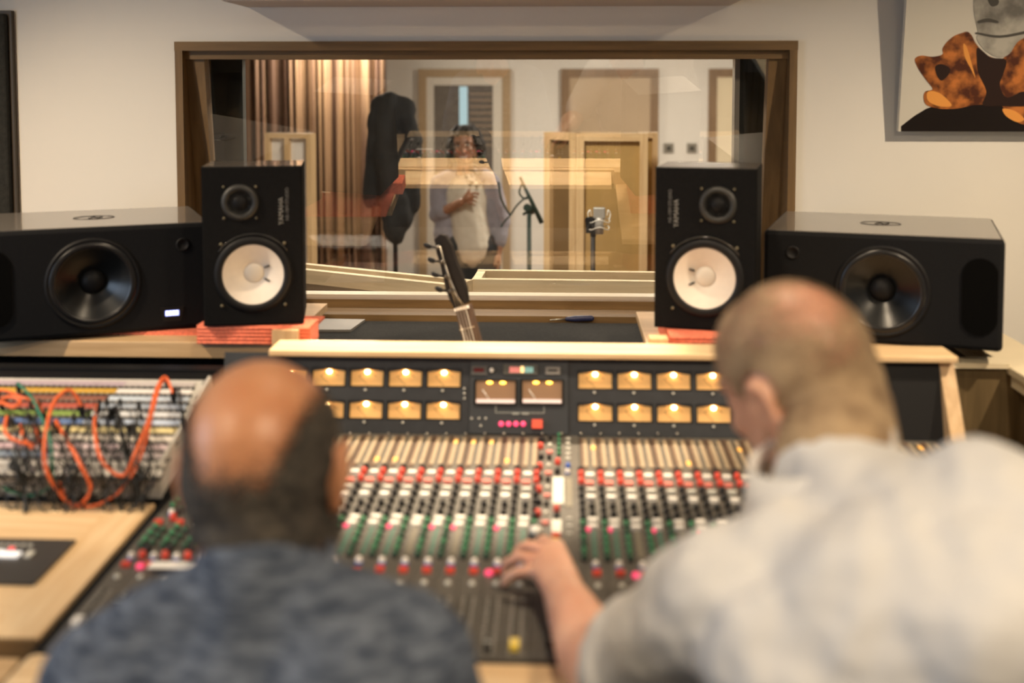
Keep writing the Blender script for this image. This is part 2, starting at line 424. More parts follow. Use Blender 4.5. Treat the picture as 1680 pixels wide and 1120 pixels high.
door('door_3', wx(1160, DY), wx(1330, DY), wz(113, DY), M_dframe, mat('door_pale', (0.78, 0.68, 0.48), .5, vary=.03, scale=3))

# ceiling beam casing above the window
cx0, cx1 = -0.905, 0.475
tag(MB().box(cx0, cx1, 3.0, WY, 1.873, 2.06, bev=.006).build('projection_screen_case', mat('lilac_grey_case', (0.50, 0.46, 0.45), 0.6)),
    'long pale grey screen casing mounted on the wall above the window', 'screen case')
# black acoustic panel on the far left
t = empty('sound_absorber', (-1.72, WY, 1.1), 0, 'tall black acoustic panel hanging on the white wall at far left', 'wall panel')
MB().box(-.125, .125, -.04, 0, .14, .755, bev=.006).build('fabric_face', mat('black_fabric', (0.017, 0.017, 0.014), .9, vary=.3, scale=90, bump=.2, bscale=200), t)
MB().box(-.135, .135, -.02, 0, .13, .765).build('panel_frame', mat('dark_trim', (0.06, 0.045, 0.03), .5), t)

# downlight housings
for i, p in enumerate(DOWNLIGHTS):
    t = empty('ceiling_downlight', (p[0], p[1], p[2] + .04), 0, 'round recessed downlight set in the control room ceiling', 'ceiling light', 'control room downlights')
    MB().lathe([(.045, -.002), (.062, -.012), (.062, 0), (.045, 0), (.045, -.002)][:4], 24).build('trim_ring', M_whitek, t)
for i, p in enumerate(LIVE_LAMPS):
    t = empty('ceiling_panel_light', (p[0], p[1], 2.4), 0, 'square lamp on the live room ceiling', 'ceiling light', 'live room lamps')
    MB().box(-.31, .31, -.31, -.285, -.03, 0).box(-.31, .31, .285, .31, -.03, 0).box(-.31, -.285, -.285, .285, -.03, 0).box(.285, .31, -.285, .285, -.03, 0).build('frame', M_whitek, t)

# wood panelled dado partition with cream ledge at the right
pt = MB().box(1.06, 1.13, -.2, 3.25, 0, .985).build('partition_wall', M_panelZ); struct(pt)
lg = MB().box(1.028, 1.155, -.2, 3.25, .985, 1.005, bev=.004).build('ledge', M_cream, pt)
MB().box(1.04, 1.06, -.2, 3.25, .955, .985).build('moulding', M_cream, pt)
for k in range(14): MB().box(1.054, 1.061, .1 + k * .22, .112 + k * .22, 0, .955).build('panel_batten', M_panelZ, pt)
# wood cheek behind console, right
sbox('trim_1', M_panelZ, .85, 1.06, 2.64, 2.68, 0, 1.0)
sbox('trim_2', M_cream, .85, 1.03, 2.625, 2.69, 1.0, 1.012)

# ================================================================== artwork on the right
def poster():
    pw, pz0, pz1 = (.935, 1.62), 1.522, 2.32
    y0, y1 = WY - .045, WY - .155
    T = empty('canvas_print', (.935, y0, pz0), 0, 'canvas print of a stone head on orange driftwood, hung on the right wall', 'picture')
    ang = math.atan2(y0 - y1, pz1 - pz0); L = math.hypot(y0 - y1, pz1 - pz0)
    M = Matrix.Rotation(ang, 4, 'X')
    MB().box(0, pw[1] - pw[0], 0, .02, 0, L, M).build('canvas', mat('canvas_pale', (0.66, 0.63, 0.55), .6, vary=.04, scale=3), T)
    nrm = M.to_3x3() @ Vector((0, -1, 0)); p0 = Vector((.935, y0, pz0)); Mi = M.inverted()
    def lp(px, py):
        q = on_plane(px, py, p0, nrm) - p0; q = Mi @ q; return (q.x, q.z)
    def shape(name, pts, m, lift):
        xm = pw[1] - pw[0] - .001
        if name != 'printed_base':              # soften the outline
            n = len(pts); sm = []
            for i in range(n):
                a, b, c, d = (Vector(pts[(i + k) % n]) for k in (-1, 0, 1, 2))
                for t in (0, .25, .5, .75): sm.append(0.5 * ((2 * b) + (c - a) * t + (2 * a - 5 * b + 4 * c - d) * t * t + (3 * b - a - 3 * c + d) * t ** 3))
            pts = [tuple(v) for v in sm]
        MB().prism([(min(max(a, .0005), xm), max(b, .0005)) for a, b in [lp(*q) for q in pts]], -lift, .001, M).build(name, m, T)
    M_drift = mat('driftwood_print', (0.085, 0.022, 0.008), .35, vary=.01, col2=(0.60, 0.20, 0.045), scale=26, coat=.4, vstops=(.40, .66))
    shape('printed_base', [(1478, 207), (1500, 190), (1520, 178), (1560, 166), (1700, 160), (1860, 166), (1860, 222), (1478, 222)], mat('print_black', (0.012, 0.008, 0.007), .3), .0008)
    shape('printed_driftwood', [(1501, 100), (1503, 94), (1513, 91), (1530, 93), (1546, 89), (1546, 80), (1553, 69), (1565, 59), (1578, 54), (1587, 52), (1594, 58), (1600, 70), (1608, 80), (1622, 92), (1645, 96),
          (1655, 80), (1668, 70), (1680, 62), (1740, 40), (1790, 90), (1800, 150), (1740, 190), (1690, 204), (1668, 200), (1650, 185), (1640, 172), (1600, 172), (1570, 178), (1540, 178), (1520, 172), (1515, 160), (1518, 150), (1530, 146), (1520, 132), (1508, 115)], M_drift, .0014)
    shape('printed_hollow', [(1534, 109), (1545, 105), (1558, 112), (1556, 122), (1545, 132), (1537, 124)], mat('print_dark_brown', (0.022, 0.008, 0.005), .4), .002)
    shape('printed_hollow', [(1604, 78), (1625, 94), (1650, 98), (1646, 120), (1640, 140), (1652, 160), (1680, 150), (1700, 172), (1640, 174), (1612, 172), (1618, 150), (1605, 120), (1602, 95)], MATS['print_dark_brown'], .002)
    shape('printed_highlight', [(1580, 72), (1586, 78), (1594, 105), (1600, 128), (1592, 112), (1582, 92)], mat('print_amber', (0.85, 0.36, 0.08), .35), .0022)
    shape('printed_highlight', [(1522, 150), (1540, 152), (1556, 165), (1560, 174), (1540, 174), (1522, 165)], MATS['print_amber'], .0022)
    shape('printed_highlight', [(1645, 178), (1665, 182), (1680, 195), (1668, 200), (1650, 190)], MATS['print_amber'], .0022)
    M_st = mat('print_stone', (0.17, 0.16, 0.14), .6, vary=.01, col2=(0.48, 0.46, 0.40), scale=14, vstops=(.36, .6))
    shape('printed_stone_head', [(1601, -60), (1598, -20), (1597, 12), (1600, 32), (1604, 52), (1602, 62), (1608, 74), (1620, 86), (1640, 94), (1656, 88), (1668, 70), (1686, 58), (1730, 30), (1750, -30), (1740, -90), (1690, -120), (1640, -110)], M_st, .0018)
    shape('printed_feature', [(1604, 34), (1620, 30), (1636, 34), (1636, 38), (1620, 36), (1605, 38)], mat('print_shadow_grey', (0.07, 0.065, 0.055), .6), .0026)
    shape('printed_feature', [(1620, -2), (1630, -6), (1638, 0), (1636, 8), (1626, 10)], MATS['print_shadow_grey'], .0026)
    shape('printed_feature', [(1604, 53), (1640, 58), (1686, 50), (1686, 54), (1640, 62), (1604, 56)], MATS['print_shadow_grey'], .0026)
poster()

# ================================================================== deep shelf behind the console
t = empty('equipment_shelf', (0, 2.98, 0), 0, 'black felt covered shelf under the window behind the console', 'shelf')
MB().box(-1.95, .83, -.23, .25, .945, .972, bev=.006).build('felt_top', M_felt, t)
MB().box(-1.95, .83, -.225, .25, .90, .945).build('shelf_board', M_black, t)
for x in (-1.8, -.3, .80): MB().box(x - .02, x + .02, -.2, .24, 0, .90).build('upright', M_black, t)
sz = .9725
# grey tablet, screwdriver
q = [on_plane(px, py, (0, 0, sz + .006), Vector((0, 0, 1))) for px, py in ((494, 541), (575, 541), (599, 524), (494, 522))]
b = MB(); lo = [b.bm.verts.new((v.x, v.y, sz)) for v in q]; hi = [b.bm.verts.new((v.x, v.y, sz + .007)) for v in q]
b._f(hi); b._f(lo[::-1])
for i in range(4): b._f([lo[i], lo[(i + 1) % 4], hi[(i + 1) % 4], hi[i]])
tag(b.build('closed_laptop', mat('warm_grey_metal', (0.30, 0.29, 0.28), .45, .3)), 'thin grey closed laptop lying on the black shelf beside the left white-coned speaker', 'laptop')
a, b_, c = on_plane(902, 525, (0, 0, sz + .008), Vector((0, 0, 1))), on_plane(930, 523, (0, 0, sz + .008), Vector((0, 0, 1))), on_plane(970, 522, (0, 0, sz + .010), Vector((0, 0, 1)))
t = empty('screwdriver', b_, 0, 'small screwdriver with dark blue handle lying on the black shelf', 'screwdriver')
MB().cyl(a - b_, (0, 0, 0), .0022).build('shaft', M_screw, t)
MB().cap((0, 0, 0), .006, (c - b_) * .35, .009).cap((c - b_) * .35, .009, c - b_, .0085).build('handle', mat('navy_handle', (0.02, 0.025, 0.08), .4), t)
# ================================================================== THE MIXING CONSOLE
BY, BZ = 2.34, .919                         # foot of the meter panel
SL = math.tan(R(2.5))
def sz_(y): return BZ - SL * (BY - y)
CX0, CX1 = -.722, .79
def YW(py): return 1474.5 / (py - 83.5)
DESK = empty('mixing_console', (.03, 1.9, 0), 0, 'large analogue mixing console with lit meters and rows of coloured knobs', 'mixing console')
OX, OY = .03, 1.9
def cb(mb, name, m=None, par=None):          # build in world coordinates, keep under the console
    o = mb.build(name, m, par or DESK)
    if par is None: o.location = (-OX, -OY, 0)
    return o
# body: side cheeks, slab, armrest, base
b = MB(); ys = [(1.50, BY + .02)]
for x0, x1 in ((CX0, CX1),):
    vs = [b.bm.verts.new(c) for c in [(x0, 1.475, sz_(1.475) - .004), (x1, 1.475, sz_(1.475) - .004), (x1, BY + .08, sz_(BY + .08) - .004), (x0, BY + .08, sz_(BY + .08) - .004),
                                      (x0, 1.475, .76), (x1, 1.475, .76), (x1, 2.46, .74), (x0, 2.46, .74)]]
    for k in [(0, 1, 2, 3), (4, 7, 6, 5), (0, 4, 5, 1), (1, 5, 6, 2), (2, 6, 7, 3), (3, 7, 4, 0)]: b._f([vs[i] for i in k])
cb(b, 'console_body', M_char)
for x in (CX0, CX1): cb(MB().box(x, x + .03, 1.40, 2.47, 0, .70), 'support_panel', M_tanZ)
for sx in (CX1,):
    b = MB()
    pl = [(1.40, .72), (1.40, sz_(1.40) + .012), (2.30, sz_(2.30) + .018), (2.385, 1.075), (2.47, 1.075), (2.47, .72)]
    A = [b.bm.verts.new((sx, y, z)) for y, z in pl]; B2 = [b.bm.verts.new((sx + .03, y, z)) for y, z in pl]
    b._f(A); b._f(B2[::-1])
    for i in range(len(pl)): b._f([A[i], A[(i + 1) % len(pl)], B2[(i + 1) % len(pl)], B2[i]])
    cb(b, 'side_cheek', M_tanZ)
cb(MB().box(CX0, CX1 + .03, 1.385, 1.472, .845, .883, bev=.012), 'armrest', M_pine)
# meter panel (leans back a little)
PT = Vector((0, 2.385, 1.078)); PB = Vector((0, BY, BZ))
pang = math.atan2(PT.y - PB.y, PT.z - PB.z); PLEN = (PT - PB).length
PM = Matrix.Translation(PB) @ Matrix.Rotation(-pang, 4, 'X')
PN = (PM.to_3x3() @ Vector((0, -1, 0)))
PMi = PM.inverted()
def pp(px, py): q = PMi @ on_plane(px, py, PB, PN); return q.x, q.z
mpan = MB()
MW, MH = .0352, .0175                        # half sizes of a meter window
rows = [pp(800, 621)[1], pp(800, 674)[1]]
cols = [-.2485 - .0822 * k for k in range(6)] + [.0725 + .0825 * k for k in range(6)]
# panel face built as strips leaving holes for the meters
xs = sorted(cols)
def panel(x0, x1, cs):
    zb = [0, rows[1] - MH, rows[1] + MH, rows[0] - MH, rows[0] + MH, PLEN]
    for k in (0, 2, 4): mpan.box(x0, x1, 0, .004, zb[k], zb[k + 1], PM)
    for k in (1, 3):
        e = [x0] + [v for c in cs for v in (c - MW, c + MW)] + [x1]
        for i in range(0, len(e), 2): mpan.box(e[i], e[i + 1], 0, .004, zb[k], zb[k + 1], PM)
panel(CX0, -.1935, [c for c in xs if c < 0]); panel(.0165, CX1, [c for c in xs if c > 0])
mpan.use(M_panelblue); cb(mpan, 'meter_panel', M_panelblue)
cb(MB().box(CX0, CX1, .04, .06, 0, PLEN, PM).box(CX0, CX0 + .004, .004, .05, 0, PLEN, PM).box(CX0, CX1, .004, .05, PLEN - .003, PLEN, PM), 'panel_back', M_black)
cb(MB().box(-.1925, .0155, -.003, .003, .002, PLEN - .002, PM), 'centre_panel', mat('centre_panel_slate', (0.032, 0.037, 0.045), .5))
# VU meters
M_mface = mat('meter_face', (0.62, 0.36, 0.13), .6, emit=(1.0, 0.50, 0.15), es=.36)
M_bulb = mat('meter_bulb', (1, .8, .5), .4, emit=(1.0, 0.62, 0.27), es=20)
M_legend = mat('meter_legend', (0.12, 0.07, 0.03), .6)
def vu(x, z):
    M = PM @ Matrix.Translation((x, 0, z))
    f = MB().box(-MW, MW, .012, .014, -MH, MH, M)
    f.use(M_mface) if False else None
    r = cb(MB().box(-MW - .0025, -MW, -.0015, .014, -MH - .002, MH + .002, M).box(MW, MW + .0025, -.0015, .014, -MH - .002, MH + .002, M)
           .box(-MW, MW, -.0015, .014, -MH - .002, -MH, M).box(-MW, MW, -.0015, .014, MH, MH + .002, M), 'vu_meter', M_black)
    o = f.build('meter_face', M_mface, r)
    mask = MB()
    mask.prism([(-MW, MH), (-MW, MH * .72), (-.010, MH * .92), (-.006, MH)], .001, .004, M).prism([(MW, MH), (MW, MH * .72), (.010, MH * .92), (.006, MH)][::-1], .001, .004, M)
    mask.build('meter_mask', M_panelblue, r)
    MB().ell((0, 0, 0), (.0055, .0040, .0045), M0=M @ Matrix.Translation((0, .006, MH * .66)), seg=10).build('bulb', M_bulb, r)
    a = MB().tube([M @ Vector((.024 * math.sin(t), .0112, -.012 + .022 * math.cos(t))) for t in [R(q) for q in range(-50, 51, 20)]], .0005, 4, sub=2)
    a.tube([M @ Vector((0, .0105, -MH + .002)), M @ Vector((-.02, .0105, .004))], .0004, 4)
    a.build('meter_scale', M_legend, r)
    MB().lathe([(.0028, 0), (.0028, .003), (0, .004)], 10, PM @ Matrix.Translation((x - .002, 0, z - MH - .0085)) @ Matrix.Rotation(R(90), 4, 'X')).build('adjust_screw', M_greyk, r)
    return r
for z in rows:
    for x in cols: vu(x, z)
# two wider stereo meters in the centre
M_sface = mat('stereo_meter_face', (0.22, 0.13, 0.075), .5, emit=(.35, .17, .07), es=.25)
for px in (813.5, 889.5):
    x, z = pp(px, 643); hw, hh = .0415, .0235
    M = PM @ Matrix.Translation((x, 0, z))
    r = cb(MB().box(-hw - .004, hw + .004, -.009, -.003, -hh - .003, -hh, M).box(-hw - .004, hw + .004, -.009, -.003, hh, hh + .003, M)
           .box(-hw - .004, -hw, -.009, -.003, -hh, hh, M).box(hw, hw + .004, -.009, -.003, -hh, hh, M), 'stereo_meter', M_black)
    MB().box(-hw, hw, -.0045, -.0035, -hh, hh, M).build('meter_face', M_sface, r)
    MB().box(-hw + .001, hw - .001, -.009, -.0045, -hh + .001, -hh + .0085, M).build('legend_bar', mat('pink_white_bar', (0.86, 0.72, 0.70), .5, emit=(1, .8, .75), es=.25), r)
    for s in (-.014, .014):
        MB().ell((0, 0, 0), (.0065, .003, .0028), M0=M @ Matrix.Translation((s + .001, -.007, hh - .004)), seg=10).build('bulb', mat('amber_bulb', (1, .6, .1), .4, emit=(1, .50, .06), es=7), r)
    n = MB()
    n.tube([M @ Vector((-.014, -.0065, -hh + .009)), M @ Vector((-.028, -.0065, hh * .2))], .0011, 5)
    n.build('needle', M_whitek, r)
M_line = mat('silver_line', (0.36, 0.38, 0.36), .4)
ln = MB()
(xa, za), (xb, zb) = pp(813, 665), pp(892, 678)
ln.box(xa, xa + .0015, -.0045, -.003, zb, za, PM).box(xb, xb + .0015, -.0045, -.003, zb, za, PM).box(xa, xb, -.0045, -.003, zb, zb + .0015, PM)
for px in (846, 862): x, z = pp(px, 678); ln.box(x - .007, x + .007, -.006, -.003, z - .0022, z + .0022, PM)
cb(ln, 'linking_line', M_line)
def pbox(name, px0, py0, px1, py1, m, y0=-.007, y1=-.003):
    x0, z0 = pp(px0, py1); x1, z1 = pp(px1, py0); return cb(MB().box(x0, x1, y0, y1, z0, z1, PM), name, m)
r = pbox('small_display', 773, 600, 800, 615, mat('grey_bezel', (0.09, 0.09, 0.09), .4)); 
pbox('display_window', 778, 604, 794, 610, mat('dark_red_display', (0.12, 0.008, 0.01), .3), -.0075, -.007)
pbox('small_display', 895, 602, 919, 614, mat('silver_bezel', (0.26, 0.25, 0.23), .4)); pbox('display_window', 899, 606, 914, 609, M_black, -.0075, -.007)
pbox('digital_readout', 826, 598, 882, 614, mat('readout_bezel', (0.10, 0.10, 0.09), .35))
pbox('readout_segment', 836, 602, 853, 611, mat('pink_segment', (.75, .25, .22), .4, emit=(1, .3, .25), es=.35), -.0078, -.007)
pbox('readout_segment', 854, 601, 860, 611, mat('amber_segment', (1, .7, .3), .4, emit=(1, .7, .3), es=1.3), -.0078, -.007)
pbox('readout_segment', 861, 602, 875, 611, mat('teal_segment', (.25, .5, .48), .4, emit=(.3, .6, .55), es=.3), -.0078, -.007)
def pknob(name, px, py, r_, m, h=.007):
    x, z = pp(px, py); return cb(MB().lathe([(r_, 0), (r_, h * .7), (r_ * .8, h), (0, h)], 14, PM @ Matrix.Translation((x, -.003, z)) @ Matrix.Rotation(R(90), 4, 'X')), name, m)
pknob('trim_knob', 807, 607, .0048, M_whitek)
for px in (822.5, 834.5, 846.5, 858.5): pknob('indicator_lamp', px, 695, .0055, mat('magenta_lamp', (.8, .08, .16), .4, emit=(1, .06, .18), es=1.3), .004)
pbox('talkback_button', 873, 688, 890, 702, mat('lit_red_button', (.8, .10, .06), .35, emit=(1, .14, .07), es=.35), -.014)
for px, py in ((774, 686), (786, 686), (797, 686), (789, 698), (762, 637), (762, 645), (762, 653)):
    (pknob)('panel_dot', px, py, .0024, M_greyk, .002)
cb(MB().box(.555, CX1 - .001, -.002, .002, .003, PLEN - .003, PM), 'blank_panel', M_black)
# thumb screws along the foot of the panel
for k in range(18):
    px = 575 + k * 31.5
    if px < 1180: pknob('foot_screw', px, 711, .0026, M_screw, .005)
# wooden rail over the meters
cb(MB().box(-.62, CX1 + .03, 2.355, 2.452, 1.077, 1.091, bev=.003), 'top_rail', M_pine)
cb(MB().box(CX0, CX1 + .03, 2.45, 2.47, .74, 1.030), 'rear_board', M_black)
cb(MB().box(-.62, .30, 2.448, 2.468, 1.030, 1.085), 'rear_fascia', M_pine)
rs_ = MB()
A = [rs_.bm.verts.new((x, y, z)) for x, y, z in ((-.585, 2.453, 1.086), (.185, 2.453, 1.086), (.185, 2.525, 1.046), (-.585, 2.525, 1.046), (-.585, 2.453, 1.03), (.185, 2.453, 1.03), (.185, 2.525, 1.03), (-.585, 2.525, 1.03))]
for k in [(0, 3, 2, 1), (4, 5, 6, 7), (0, 1, 5, 4), (1, 2, 6, 5), (2, 3, 7, 6), (3, 0, 4, 7)]: rs_._f([A[i] for i in k])
cb(rs_, 'rear_slope', M_pine)
# dark side of the panel right of the meters: small engraved dots
# ---------------- knob meshes
def kmesh(name, m, rb, rt, h, seg=12, ring=None):
    mb = MB()
    if ring: mb.use(ring[0]).lathe([(ring[1], 0), (ring[1], ring[2]), (rb * .8, ring[2] + .0004)], seg)
    mb.use(m).lathe([(rb, 0), (rb, h * .35), (rt, h * .9), (rt * .8, h), (0, h)], seg)
    o = mb.build(name, m); me = o.data; bpy.data.objects.remove(o); return me
def bmesh_box(name, m, x, y, h, seat=None):
    mb = MB()
    if seat: mb.use(seat).box(-x / 2 - .0006, x / 2 + .0006, -y / 2 - .0006, y / 2 + .0006, 0, h * .45)
    mb.use(m).box(-x / 2, x / 2, -y / 2, y / 2, 0 if not seat else h * .4, h, bev=min(x, y, h) * .12)
    o = mb.build(name, m); me = o.data; bpy.data.objects.remove(o); return me
K = dict(
    red=kmesh('red_knob', M_redk, .0062, .0050, .012), black=kmesh('black_knob', M_blackk, .0060, .0048, .012),
    green=kmesh('green_knob', M_greenk, .0048, .0040, .011, ring=(M_blackk, .0064, .005)), dgreen=kmesh('dark_green_knob', M_dgreenk, .0050, .0042, .011, ring=(M_blackk, .0066, .005)),
    white=bmesh_box('white_button', M_whitek, .0155, .0105, .0075), grey=bmesh_box('grey_white_button', M_greyk, .0150, .0085, .0060),
    pink=bmesh_box('pale_red_button', M_pinkk, .0150, .0095, .0070), redb=bmesh_box('red_button', M_redk, .0135, .0100, .0075),
    hot=kmesh('lit_lens', M_hot, .0062, .0056, .006), cup=kmesh('white_knob', M_whitek, .0055, .0042, .011, ring=(M_bluek, .0060, .004)),
    blue=kmesh('blue_knob', M_bluek, .0050, .0040, .010), round=kmesh('grey_knob', M_greyk, .0060, .0050, .007),
    scale=bmesh_box('level_scale', M_beige, .0088, .150, .003), bscale=bmesh_box('short_scale', mat('drab_scale', (.20, .18, .135), .5, vary=.3, scale=600), .0068, .10, .0025), teal=bmesh_box('teal_scale', M_tealk, .0062, .10, .0025),
    amber=bmesh_box('lit_scale', mat('amber_lit_scale', (.85, .45, .12), .5, emit=(1, .45, .08), es=.35), .0088, .020, .0034))
def fader_mesh(m):
    mb = MB().use(m); pr = [(-.011, 0), (-.011, .007), (-.006, .010), (0, .008), (.006, .010), (.011, .007), (.011, 0)]
    A = [mb.bm.verts.new((-.006, y, z)) for y, z in pr]; B_ = [mb.bm.verts.new((.006, y, z)) for y, z in pr]
    mb._f(A); mb._f(B_[::-1])
    for i in range(7): mb._f([A[i], A[(i + 1) % 7], B_[(i + 1) % 7], B_[i]])
    mb.use(M_greyk).box(-.0062, .0062, -.0006, .0006, .0078, .0088)
    o = mb.build('f', m); me = o.data; bpy.data.objects.remove(o); return me
K['fblack'] = fader_mesh(M_blackk); K['fwhite'] = fader_mesh(M_whitek); K['fyellow'] = fader_mesh(M_yellowk)
for n in K: K[n].name = n + '_mesh'
KN = dict(red='red_knob', black='black_knob', green='green_knob', dgreen='green_knob', white='white_button', grey='white_button', pink='red_button', redb='red_button', hot='indicator_lens',
          cup='white_knob', blue='blue_knob', round='grey_knob', scale='level_scale', bscale='level_scale', teal='level_scale', amber='lit_segment', fblack='fader_cap', fwhite='fader_cap', fyellow='fader_cap')
tilt = Euler((R(2.5), 0, 0))
def put(kind, x, y, par, name=None, lift=0.0, jit=.0):
    o = bpy.data.objects.new(name or KN[kind], K[kind]); COL.objects.link(o); o.parent = par
    o.location = (x - OX, y - OY, sz_(y) + lift); o.rotation_euler = tilt
    return o
CW = .0367
# strip plate mesh (shared): grey face with slots of the fader and engraved dots
def strip_mesh():
    mb = MB().use(M_strip)
    Y0, Y1 = 1.477, BY - .002
    def q(x0, x1, y0, y1, h, m):
        mb.use(m); za, zb = sz_(y0), sz_(y1)
        vs = [mb.bm.verts.new(c) for c in [(x0, y0, za - .003), (x1, y0, za - .003), (x1, y1, zb - .003), (x0, y1, zb - .003), (x0, y0, za + h), (x1, y0, za + h), (x1, y1, zb + h), (x0, y1, zb + h)]]
        for k in [(0, 3, 2, 1), (4, 5, 6, 7), (0, 1, 5, 4), (1, 2, 6, 5), (2, 3, 7, 6), (3, 0, 4, 7)]: mb._f([vs[i] for i in k])
    q(-CW / 2 + .0006, CW / 2 - .0006, Y0, Y1, 0, M_strip)
    q(-CW / 2 + .003, -.004, YW(768), YW(718), .0012, M_brownstrip)      # brown lane between the pale scales
    q(CW / 2 - .007, CW / 2 - .001, YW(768), YW(718), .0012, M_brownstrip)
    q(-.0012, .0012, YW(1075), YW(978), .0006, M_black)                  # fader slot
    for k in range(16):
        y = YW(1070) + (YW(982) - YW(1070)) * k / 15
        q(-.0085, -.0055, y, y + .0018, .0004, M_greyk); q(.0055, .0085, y, y + .0018, .0004, M_greyk)
    for k in range(11):
        y = YW(912) + (YW(824) - YW(912)) * k / 10
        q(.0045, .006, y, y + .002, .0004, M_greyk)
    o = mb.build('s', M_strip); me = o.data; bpy.data.objects.remove(o); me.name = 'channel_strip_mesh'; return me
STRIP = strip_mesh()
xsL = [-.0625 - CW * i for i in range(18)]; xsR = [.0555 + CW * i for i in range(20)]
for ci, x in enumerate(xsL + xsR):
    c = bpy.data.objects.new('channel_strip', STRIP); COL.objects.link(c); c.parent = DESK; c.location = (x - OX, -OY, 0)
    side = CW / 2 if x > 0 else CW / 2           # column of small knobs at the strip's right edge
    sx = (-CW / 2 if x > 0 else CW / 2)
    rr = random.Random(ci * 13 + 5)
    def P(k, dx, py, lift=0.0):
        y = YW(py); o = put(k, 0, 0, c, lift=0); o.location = (dx, y, sz_(y) + lift); return o
    patB = x < -.41
    for d in (-.0085 + .0025, .0085 + .0018):
        o = P('scale', d, 742.2)
    if rr.random() < .42: o = P('amber', .0103 if x > 0 else -.006, rr.choice([728, 735, 744, 758]), .0006)
    if not patB:
        P('black', sx * .93, 772)
        P('white', 0, 780); P('red', sx * .93, 779.5)
        P('pink', -.002, 793); P('red', sx * .93, 791)
        P('grey', 0, 803.5); P('black', sx * .93, 803)
        P('white', -.001, 816 + rr.choice([0, 0, 1.5])); P('black', sx * .93, 814)
        P('black', sx * .9, 826); P('black', 0, 831); P('black', sx * .9, 837.5); P('black', 0, 844); P('black', sx * .9, 849)
        P('white', 0, 853.5 + rr.choice([0, 0, 1.5])); P('white', -.001, 864)
        if rr.random() < .45: P('hot', -.0095, 867).scale = (.8, .8, .7)
        P('green', sx * .93, 860)
        for py in (872, 883, 894, 905): P('green' if rr.random() < .8 else 'dgreen', sx * .93, py)
        P('dgreen', sx * .93, 915)
        P('teal' if rr.random() < .5 else 'bscale', 0, 889)
    else:
        P('dgreen', sx * .9, 780); P('dgreen', 0, 786); P('redb', 0, 796); P('red', sx * .9, 806); P('pink', 0, 816)
        for py in (824, 833, 842): P('green', 0, py); P('dgreen', sx * .9, py + 4.5)
        P('black', sx * .9, 852); P('cup', .4 * sx, 853); P('red', sx * .9, 861); P('redb', -.003, 868)
        for py in (877, 888, 899): P('green', 0, py); P('dgreen', sx * .9, py + 5)
        P('dgreen', 0, 908); P('black', sx * .9, 914)
    P('cup', 0, 927); P('redb', .001, 939.5)
    if rr.random() < .5: P('hot', -.012, 941)
    if patB: P('red', sx * .9, 925)
    P('round', .001, 958).scale = (.8, .8, .6)
    fy = rr.choice([1062, 1030, 1008, 1001, 1050])
    fk = 'fblack'
    if abs(x + .0625) < .01: fy, fk = 1061, 'fyellow'
    if abs(x + .0992) < .01: fy, fk = 1062, 'fblack'
    if ci in (10, 17): fk, fy = 'fwhite', {10: 985, 17: 1038}[ci]
    if ci in (13, 14, 15, 16): fy = 1006
    P(fk, 0, fy, .0006)
# white marker strip lying across strips at the left
# ---------------- master section
mc = cb(MB(), 'master_section', M_strip)
mb = MB().use(M_strip)
for x0, x1, m in ((-.0435, .0365, M_strip),):
    vs = [(x0, 1.477), (x1, 1.477), (x1, BY), (x0, BY)]
    A = [mb.bm.verts.new((a, b_, sz_(b_) + .0004)) for a, b_ in vs]; B_ = [mb.bm.verts.new((a, b_, sz_(b_) - .003)) for a, b_ in vs]
    mb._f(A); mb._f(B_[::-1])
    for i in range(4): mb._f([A[i], A[(i + 1) % 4], B_[(i + 1) % 4], B_[i]])
bpy.data.objects.remove(mc)
mc = mb.build('master_section', M_strip, DESK); mc.location = (-OX, -OY, 0)
def MPt(k, px, py, s=1.0, lift=0.0):
    y = YW(py); x = at(px, py, y).x
    o = put(k, 0, 0, mc); o.location = (x, y, sz_(y) + lift + .0004); o.scale = (s, s, s); return o
for py in (735, 768, 806, 845, 880): MPt('red', 887 - (py - 735) * .04, py, 1.0)
for py in (724, 752, 786, 826, 866): MPt('black', 889 - (py - 735) * .05, py, .9)
for py, k in ((720, 'black'), (731, 'round'), (743, 'pink'), (752, 'black'), (764, 'round'), (777, 'pink'), (788, 'black'), (800, 'round'), (814, 'pink'), (828, 'black'), (842, 'round'), (858, 'pink')):
    MPt(k, 903 - (py - 720) * .06, py, .8)
for py in (716, 723.5, 731, 738.5, 746): MPt('green', 917, py, .75)
for py, k in ((760, 'red'), (775, 'black'), (837, 'red'), (848, 'black')): MPt(k, 915 - (py - 760) * .02, py, .95)
for py in (720, 728, 736, 744, 752): MPt('grey', 932, py, .6)
MPt('blue', 932, 766, 1.0); MPt('cup', 931, 775, .8)
def mbx(name, px0, px1, py0, py1, m, h):
    ya, yb = YW(py1), YW(py0); x0, x1 = at(px0, (py0 + py1) / 2, (ya + yb) / 2).x, at(px1, (py0 + py1) / 2, (ya + yb) / 2).x
    b = MB(); A = []
    for zoff in (0, h): A.append([b.bm.verts.new((x, y, sz_(y) + zoff)) for x, y in ((x0, ya), (x1, ya), (x1, yb), (x0, yb))])
    b._f(A[0][::-1]); b._f(A[1])
    for i in range(4): b._f([A[0][i], A[0][(i + 1) % 4], A[1][(i + 1) % 4], A[1][i]])
    return b.build(name, m, mc)
mbx('label_block', 907, 925, 784, 827, mat('paper_label', (.62, .62, .56), .6, vary=.06, scale=200), .004)
mbx('label_block', 905, 921, 852, 874, MATS['paper_label'], .003)
mbx('key_row', 928, 939, 784, 830, M_bscale if 'M_bscale' in globals() else MATS['drab_scale'], .002)
MPt('redb', 912, 879, 1.0); MPt('fyellow', 911, 890, .9)
for py in (850, 862, 874): MPt('grey', 934, py, .55)
